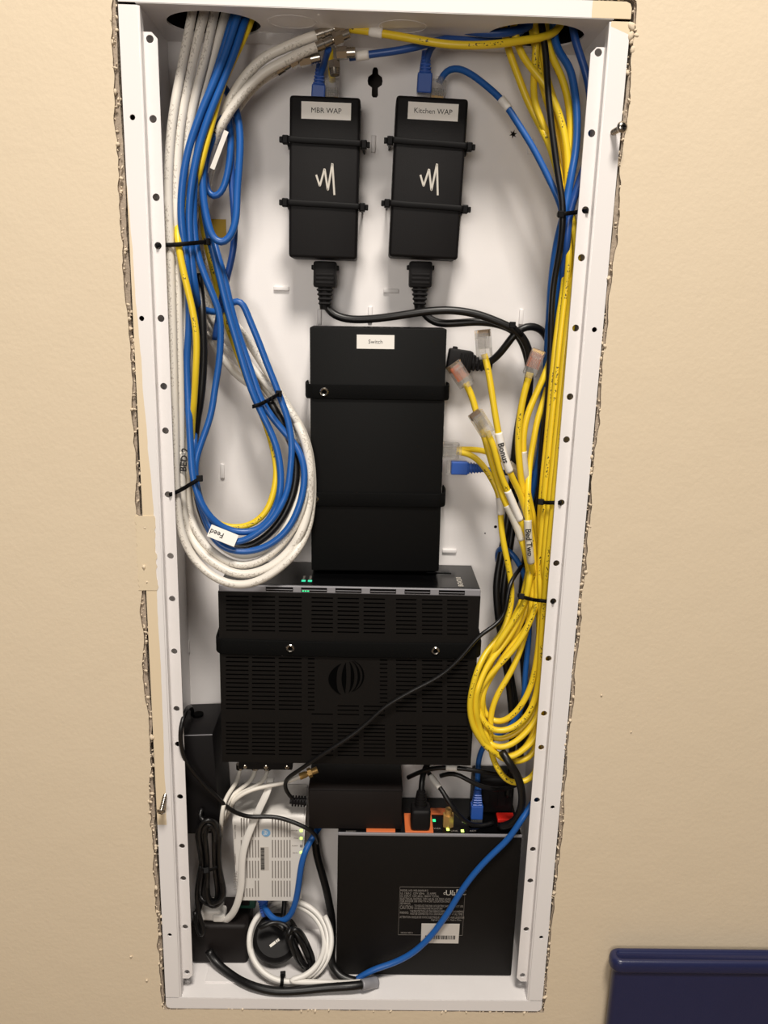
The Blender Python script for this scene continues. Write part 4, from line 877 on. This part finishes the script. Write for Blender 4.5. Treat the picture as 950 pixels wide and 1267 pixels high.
def nb_pairs(Pc, R):
    cell = np.floor(Pc/R).astype(np.int64); key = (cell[:, 0]+500)*4000000+(cell[:, 1]+500)*2000+(cell[:, 2]+500)
    order = np.argsort(key, kind='stable'); sk = key[order]; A, Bq = [], []
    for dx in (-1, 0, 1):
        for dy in (-1, 0, 1):
            for dz in (-1, 0, 1):
                tk = key+dx*4000000+dy*2000+dz; lo = np.searchsorted(sk, tk, 'left'); hi = np.searchsorted(sk, tk, 'right')
                cnt = hi-lo; i = np.repeat(np.arange(len(Pc)), cnt)
                o = np.arange(cnt.sum())-np.repeat(np.cumsum(cnt)-cnt, cnt)+np.repeat(lo, cnt); A.append(i); Bq.append(order[o])
    A, Bq = np.concatenate(A), np.concatenate(Bq); k = (A < Bq) & ((ids[A] != ids[Bq]) | (np.abs(seq[A]-seq[Bq]) > 6))
    A, Bq = A[k], Bq[k]; d = np.linalg.norm(Pc[A]-Pc[Bq], axis=1); k = d < R; return A[k], Bq[k]
for it in range(70):
    Pc = CAM+D0*K[:, None]
    if it % 6 == 0: A, Bq = nb_pairs(Pc, .014)
    ray = D0/dist0[:, None]; dv = Pc[Bq]-Pc[A]; rr = (ray[A]+ray[Bq])/2
    de = (dv*rr).sum(1); la = np.maximum((dv**2).sum(1)-de**2, 0); R = rad[A]+rad[Bq]
    need = np.sqrt(np.maximum(R*R-la, 0)); sg = np.where(de >= 0, 1., -1.)
    sg = np.where(np.abs(de) < .0004, np.where(ids[A] < ids[Bq], -1., 1.), sg)
    mv = np.maximum(need-np.abs(de), 0)*.25*sg
    dK = np.zeros(len(P)); cnt = np.zeros(len(P))
    np.add.at(dK, A, -mv/dist0[A]); np.add.at(dK, Bq, mv/dist0[Bq]); act = mv != 0; np.add.at(cnt, A, act); np.add.at(cnt, Bq, act)
    dK /= np.maximum(cnt, 1)**.5
    dK[pinned] = 0; K += dK
    for _ in range(2):                                 # keep every strand a smooth curve
        L = K.copy(); inner = np.zeros(len(P), bool); inner[1:-1] = same[1:] & same[:-1]; inner &= ~pinned
        i = np.where(inner)[0]; L[i] = .25*K[i-1]+.5*K[i]+.25*K[i+1]; K = np.where(inner, .5*K+.5*(K0+(L-K0)), K)
    Pc = CAM+D0*K[:, None]
    yy = np.clip(Pc[:, 1], -.002, BACK-.0008-rad); K = np.where(pinned, K, (yy-CAM[1])/D0[:, 1])
    zf = FLOORZ+.0013+rad; low = (D0[:, 2] < 0) & (CAM[2]+D0[:, 2]*K < zf); K = np.where(low & ~pinned, (zf-CAM[2])/D0[:, 2], K)
    Pc = CAM+D0*K[:, None]
    for x0, x1, y0, y1, z0, z1 in OBST:
        e = rad*.9
        for _ in range(3):
            ins = (~pinned) & (Pc[:, 0] > x0-e) & (Pc[:, 0] < x1+e) & (Pc[:, 1] > y0-e) & (Pc[:, 1] < y1+e) & (Pc[:, 2] > z0-e) & (Pc[:, 2] < z1+e)
            if not ins.any(): break
            K = np.where(ins, K-.0012/dist0, K); Pc = CAM+D0*K[:, None]
P = CAM+D0*K[:, None]
CO = {}; PATH = {}; off = 0
for i, c in enumerate(CAB):
    n = len(c['P']); q = P[off:off+n].copy(); off += n; PATH[c['key']] = q
    seg = 14 if c['r'] > .0032 else 12
    side = (0, 0, 1) if c['half'] and False else None
    fine = spline(q, .0035)
    me = sweep(fine, c['r'], seg, (1, -.2, .15) if c['half'] else None, c['half'])
    o = link_mesh(c['name'], me, M[c['mat']], None, q[0]); tag(o, c['label'], c['cat'], c['group']); CO[c['key']] = o

# ---------------------------------------------------------------- plugs, wraps and fittings on the cables
def end_frame(key, which, back=2):
    q = PATH[key]; p, d = (q[0], q[0]-q[back]) if which == 0 else (q[-1], q[-1]-q[-1-back]); return Vector(p), Vector(d).normalized()
def rj45(key, which, up=(0, -1, 0), d=None, body='clear', name='clear_plug', boot=None, L=.0215, s=1.0):
    p, dd = end_frame(key, which); d = Vector(d).normalized() if d is not None else dd
    T = local(p, d, up) @ Matrix.Scale(s, 4); par = CO[key]
    if boot:
        bm = box(bmesh.new(), -.0058, .0058, -.0045, .0045, .004, .019, .001)
        for k in range(5): box(bm, -.0048+.0003*k, .0048-.0003*k, -.0042, .0042, .0025-k*.0026, .0041-k*.0026, .0006, 1)
        cyl(bm, (0, 0, .006), (0, 0, -.012), .0042, .0034, 14)
        box(bm, -.0030, .0030, -.0062, -.0040, .004, .014, .0006)
        obj('ribbed_boot', bm, M[boot], par, T=T)
        obj('clear_tip', box(bmesh.new(), -.0055, .0055, -.004, .004, .019, .0225), M['clear'], par, T=T); return
    bm = box(bmesh.new(), -.0058, .0058, -.0041, .0041, -.002, L-.002, .0006, 1)
    o = obj(name, bm, M[body], par, T=T, smooth=True); o['label'] = 'clear plastic plug'
    bm = bmesh.new(); box(bm, -.0030, .0030, .0041, .0052, -.004, L-.007, .0003, 1); box(bm, -.0045, .0045, .0039, .0048, L-.009, L-.004, .0002, 1)
    obj('latch', bm, M[body], o, T=T)
    bm = bmesh.new()
    for k in range(8): box(bm, -.0046+k*.00122, -.0039+k*.00122, -.0043, -.0012, L-.0078, L-.0022)
    obj('contacts', bm, M['gold'], o, T=T)
    bm = bmesh.new()
    for k in range(8): cyl(bm, (-.0042+k*.00122, -.0005, .004), (-.0042+k*.00122, -.0005, L-.005), .0004, seg=5)
    obj('wires', bm, M['orange' if key in ('RA', 'RD') else 'print_grey'], o, T=T)
rj45('RA', 1, (-.2, -1, .1), (.30, -.1, 1)); rj45('RB', 1, (.25, -1, .1), (-.55, -.1, .8)); rj45('RC', 1, (-.5, -1, 0), (-.12, .05, 1)); rj45('RD', 1, (.3, -1, .5), (-.62, .1, .85))
rj45('SY1', 0, (0, -1, 0), (-1, .02, 0), L=.019); rj45('SY2', 0, (0, -1, 0), (-1, .02, .03), L=.019)
rj45('SB1', 0, (0, -1, 0), (-1, 0, 0), boot='blue_boot'); rj45('MB', 0, (0, -1, 0), (-.05, 0, -1), boot='blue_boot', s=.95); rj45('RB6', 0, (0, -1, 0), (-.02, 0, -1), boot='blue_boot')
rj45('MY', 0, (0, -1, 0), (0, 0, -1), L=.016); rj45('RB3', 0, (0, -1, 0), (-.08, 0, -1), L=.014); rj45('OB', 1, (0, -1, 0), (-.1, .25, 1), boot='blue_boot'); rj45('KB', 1, (0, -1, 0), (0, 0, -1), boot='blue_boot')
def near(key, px, py):
    q = PATH[key]; x, y = pix(q); return int(np.argmin((x-px)**2+(y-py)**2))
def wrap(key, a, b, mat='label', extra=.0007, txt=None, size=.006, flip=False, name='label_wrap', ink='ink', bold=.00012):
    q = PATH[key]; i, j = sorted((near(key, *a), near(key, *b))); j = max(j, i+2); i = max(0, min(i, len(q)-3)); r = CAB[[c['key'] for c in CAB].index(key)]['r']
    seg = spline(q[i:j+1], .0015)
    o = link_mesh(name, sweep(seg, r+extra, 14), M[mat], CO[key]); o['label'] = {'label': 'white label wrap', 'clear_tape': 'clear label wrap'}.get(mat, 'grey tape wrap')
    if txt:
        mid = Vector(seg[len(seg)//2]); d = Vector(seg[-1]-seg[0]).normalized()
        if flip: d = -d
        v = (Vector(CAM)-mid).normalized(); u = v.cross(d).normalized(); nrm = d.cross(u)
        text(txt, size, M[ink], o, frame(mid+nrm*(r+extra+.0003), d, u), bold=bold)
    return o
wrap('RC', (615, 533), (631, 586), txt='Bonus', size=.0072, flip=True); wrap('RE', (648, 560), (652, 600), 'clear_tape', .0004)
wrap('RF', (654, 640), (658, 695), 'clear_tape', .0006, 'Bed Two', .0066, flip=True)
wrap('RB', (628, 608), (641, 642), 'label', .0004); wrap('RD', (626, 625), (645, 668), 'clear_tape', .0004); wrap('SY1', (618, 617), (620, 636), 'label', .0005)
wrap('T0', (455, 39), (474, 42)); wrap('RB5', (443, 69), (460, 67)); wrap('RB3', (617, 120), (630, 134)); wrap('RB4', (535, 35), (540, 35))
wrap('KA', (549, 950), (565, 951)); wrap('KC', (533, 960), (543, 973)); wrap('SY2', (632, 575), (650, 600), 'clear_tape', .0004)
wrap('C2', (226, 560), (221, 600), 'coax2', .0005)
def flag(key, px, py, ax, ay, w_, h_, txt, size, off=.004, name='label_flag'):
    i = near(key, px, py); p = Vector(PATH[key][i]); q2 = Vector(at(px+ax, py+ay, p.y)); q1 = Vector(at(px, py, p.y)); d = (q2-q1).normalized()
    v = (Vector(CAM)-p).normalized(); u = v.cross(d).normalized(); n_ = d.cross(u); T = frame(q1+n_*off, d, u)
    o = obj(name, box(bmesh.new(), -w_/2, w_/2, -h_/2, h_/2, 0, .0003, .0001), M['label'], CO[key], T=T); o['label'] = 'white label flag'
    if txt: text(txt, size, M['ink'], o, T @ Matrix.Translation((-w_*.22, 0, .0004)) @ Matrix.Rotation(math.pi, 4, 'Z'), bold=.0001)
flag('B3', 276, 663, 10, 4, .024, .0105, 'Feed', .0062, .0055)
flag('B1', 271, 186, -7.5, 20, .030, .0036, None, 0, .0030)
# handwriting on the coax sleeves
def write_on(key, px, py, dx, dy, txt, size, extra=.0012):
    i = near(key, px, py); p = Vector(PATH[key][i]); r = CAB[[c['key'] for c in CAB].index(key)]['r']; q1 = Vector(at(px, py, p.y)); d = (Vector(at(px+dx, py+dy, p.y))-q1).normalized()
    v = (Vector(CAM)-p).normalized(); u = v.cross(d).normalized(); text(txt, size, M['ink'], CO[key], frame(q1+v*(r+extra), d, u), name='handwriting', bold=.0002)
write_on('C2', 228, 569, 1, -10, 'BED 2', .0078); write_on('C1', 264, 165, 5, -10, 'R D', .006)
# power plugs
def iec(key, which, d, up=(0, -1, 0)):
    p, _ = end_frame(key, which); T = local(p, d, up); par = CO[key]
    bm = box(bmesh.new(), -.0095, .0095, -.0075, .0075, .012, .033, .0018); box(bm, -.0115, .0115, -.003, .003, .026, .030, .0008)
    b = obj('plug_body', bm, M['abs'], par, T=T, smooth=True)
    bm = bmesh.new(); cyl(bm, (0, 0, -.006), (0, 0, .013), .0042, .0062, 16)
    for k in range(4): box(bm, -.0068+.0005*k, .0068-.0005*k, -.0062, .0062, .009-k*.0037, .0112-k*.0037, .0008, 1)
    obj('strain_relief', bm, M['abs'], par, T=T)
    bm = bmesh.new()
    for k in range(3): box(bm, -.0075, .0075, .0073, .0081, .015+k*.0033, .0167+k*.0033, .0003, 1)
    obj('grip_ribs', bm, M['abs'], b, T=T)
iec('I1', 0, (0, 0, 1)); iec('I2', 0, (-.01, 0, 1)); iec('I3', 0, (-1, 0, .12), (0, -1, 0))
p, _ = end_frame('OP', 1); T = local(p, (0, 0, -1)); zt = p.z-cz1
bm = box(bmesh.new(), -.0092, .0092, -.0075, .0105, .002, zt-.0024, .003, 3)
obj('plug_body', bm, M['abs'], CO['OP'], T=T, smooth=True)
obj('strain_relief', cyl(bmesh.new(), (0, 0, .003), (0, 0, -.014), .0062, .0036, 16), M['abs'], CO['OP'], T=T, smooth=True)
bm = bmesh.new()
for k in range(5): cyl(bm, (0, 0, -.001-k*.0026), (0, 0, -.0022-k*.0026), .0060-k*.0004, seg=16)
obj('grip_ribs', bm, M['abs'], CO['OP'], T=T)
p, d = end_frame('DC', 1); T = local(p, (1, 0, -.05)); bm = bmesh.new()
for k in range(5): box(bm, -.0042, .0042, -.0036, .0036, -.003+k*.0028, -.0012+k*.0028, .0006, 1)
cyl(bm, (0, 0, -.005), (0, 0, .011), .0030, .0036, 12); obj('ribbed_boot', bm, M['abs'], CO['DC'], T=T)
p, d = end_frame('FL', 1)
# chrome F connectors
def fconn(key, which, L=.020, mat='metal', r=.0040, lab='chrome connector'):
    p, d = end_frame(key, which, 3); par = CO[key]; T = local(p, d)
    o = obj('connector', lathe([(.001, -.002), (r*.98, -.002), (r*.98, .004), (r*.86, .0045), (r*.86, L*.55), (r*.7, L*.58), (r*.7, L*.62), (.001, L*.62)], p, d, 20), M[mat], par, smooth=True); o['label'] = lab
    obj('hex_nut', cyl(bmesh.new(), (0, 0, L*.62), (0, 0, L), r*1.42, seg=6), M[mat], o, T=T); obj('barrel', cyl(bmesh.new(), (0, 0, L), (0, 0, L+.006), r*.95, seg=16), M[mat], o, T=T, smooth=True)
fconn('C1', 1, .019); fconn('C2', 1, .020); fconn('C3', 1, .016); fconn('U4', 0, .010, 'brass', .0033, 'brass connector')
# loose barrel fittings beside them
def fitting(label, px, py, d, Y, L, r, mat='metal'):
    p = Vector(at(px, py, Y)); d = Vector(d).normalized(); t = thing('coax_fitting', label, 'fitting', p, 'metal coax fittings')
    T = local(p, d); obj('hex_nut', cyl(bmesh.new(), (0, 0, 0), (0, 0, L*.55), r, seg=6), M[mat], t, T=T)
    bm = cyl(bmesh.new(), (0, 0, L*.55), (0, 0, L), r*.74, seg=16)
    for k in range(3): cyl(bm, (0, 0, L*(.6+.12*k)), (0, 0, L*(.64+.12*k)), r*.82, seg=16)
    obj('threaded_barrel', bm, M[mat], t, T=T, smooth=True)
fitting('small chrome coax fitting just below the two large chrome connectors', 417, 66, (1, -.1, .05), .043, .014, .0048)
fitting('small chrome coax fitting pointing down above the yellow clear plug', 413, 76, (.1, -.1, -1), .045, .010, .0050)
fitting('small chrome coax fitting with a black ring, left of the blue boot', 371, 76, (1, -.1, .2), .050, .016, .0046)
x, y = onTop(554, 1022)
t = thing('coax_adapter', 'brass coax adapter standing on the conditioner top beside the blue plug', 'fitting', (x, y, cz1+.0006))
obj('hex_body', cyl(bmesh.new(), (x, y, cz1+.0008), (x, y, cz1+.0130), .0056, seg=6), M['brass'], t); obj('threaded_end', cyl(bmesh.new(), (x, y, cz1+.013), (x, y, cz1+.019), .0034, seg=16), M['brass'], t, smooth=True)
# grey tape round the joint at the front of the floor
tp = wrap('FB', (448, 1218), (466, 1215), 'silver', .0012, name='tape_wrap')
# plastic film scrap under the top panel
bm = bmesh.new(); c0 = Vector(at(338, 38, .055)); grid = [[bm.verts.new(c0+Vector((-.014+.0047*i+.002*rng.random(), .006*rng.random(), -.010+.004*j+.003*rng.random()))) for i in range(7)] for j in range(6)]
for j in range(5):
    for i in range(6): bm.faces.new((grid[j][i], grid[j][i+1], grid[j+1][i+1], grid[j+1][i]))
tag(obj('film_scrap', bm, M['clear'], None, c0, smooth='all'), 'crumpled scrap of clear film under the cabinet top beside the left hole', 'film')

# ---------------------------------------------------------------- cable ties
AP = np.vstack(list(PATH.values())); AR = np.concatenate([np.full(len(PATH[c['key']]), c['r']) for c in CAB]); AX, AY = pix(AP)
AKEY = np.concatenate([[c['key']]*len(PATH[c['key']]) for c in CAB])
def depth_of(px, py, rad_px, mode, keys=None):
    k = ((AX-px)**2+(AY-py)**2) < rad_px**2
    if keys: k &= np.isin(AKEY, keys)
    if not k.any(): return None
    return (AP[k, 1]-AR[k]).min()-.0012 if mode else (AP[k, 1]+AR[k]).max()+.0012
def tie(label, anchor, line_, head, keys=None, up=(0, 0, 1), w_=.0016, group='cable ties round the bundles', skip=1):
    fr, bk = [], []
    for i, (px, py) in enumerate(line_):
        f = depth_of(px, py, 9, True, keys); b = depth_of(px, py, 9, False, keys)
        f = .02 if f is None else f; b = .05 if b is None else min(b, .086)
        if anchor is not None and i == 0: f = max(f, .0)
        fr.append(at(px, py, max(f, -.003))); bk.append(at(px, py, b))
    loop = ([at(*anchor, .012), at(*anchor, .0035)] if anchor else [])+fr+bk[::-1]+([at(*anchor, .016)] if anchor else [fr[0]])
    Q = spline(np.array(loop), .002); Q = np.vstack([Q[:1], (Q[:-2]+2*Q[1:-1]+Q[2:])/4, Q[-1:]])
    t = thing('cable_tie', label, 'cable tie', loop[0], group)
    link_mesh('strap', sweep(Q, .001, side=up, half=(w_, .0006)), M['tie'], t)
    p = Vector(fr[-1] if head == -1 else fr[head]); v = (Vector(CAM)-p).normalized()
    obj('head', box(bmesh.new(), -.0026, .0026, -.0026, .0026, -.001, .0032, .0006), M['tie'], t, T=local(p, v, (0, 0, 1)))
tie('black cable tie from the left rail round the upper blue and white bundle', (194, 304), [(205, 303), (214, 303), (224, 302), (236, 301), (247, 300), (256, 299)], -1)
tie('black cable tie from the left rail just below the BED 2 mark', (210, 612), [(218, 609), (226, 605), (234, 600), (241, 596), (247, 592)], -1)
tie('black cable tie round the blue strands only, left of the switch', None, [(313, 503), (320, 501), (328, 497), (336, 493), (345, 487)], -1, keys=['B1', 'B2', 'B3'])
tie('black cable tie from the right rail round blue and black strands, highest there', (727, 261), [(718, 262), (710, 263), (702, 264), (694, 265)], -1)
tie('black cable tie from the right rail round yellow strands only, second from top', (694, 622), [(687, 622), (680, 622), (674, 622), (669, 621)], -1, keys=['RA', 'RB', 'RC', 'RD'])
tie('black cable tie from the right rail gathering the yellow strands above their loops', (685, 744), [(676, 744), (667, 743), (659, 742), (651, 740), (645, 738)], -1)
tie('black cable tie round the white coiled ring at its bottom', None, [(350, 1205), (349, 1210), (349, 1215), (348, 1219)], 0, keys=['WR'], up=(1, 0, 0))
tie('black cable tie round the crossing power cords right of the switch top', None, [(634, 402), (638, 406), (642, 410), (645, 415)], 0, keys=['I1', 'I2', 'I3'], up=(.5, 0, .5))
tie('black twist tie round the waist of the folded black cord hank', None, [(248, 1074), (255, 1077), (262, 1076), (268, 1073)], 1, keys=['HK'])
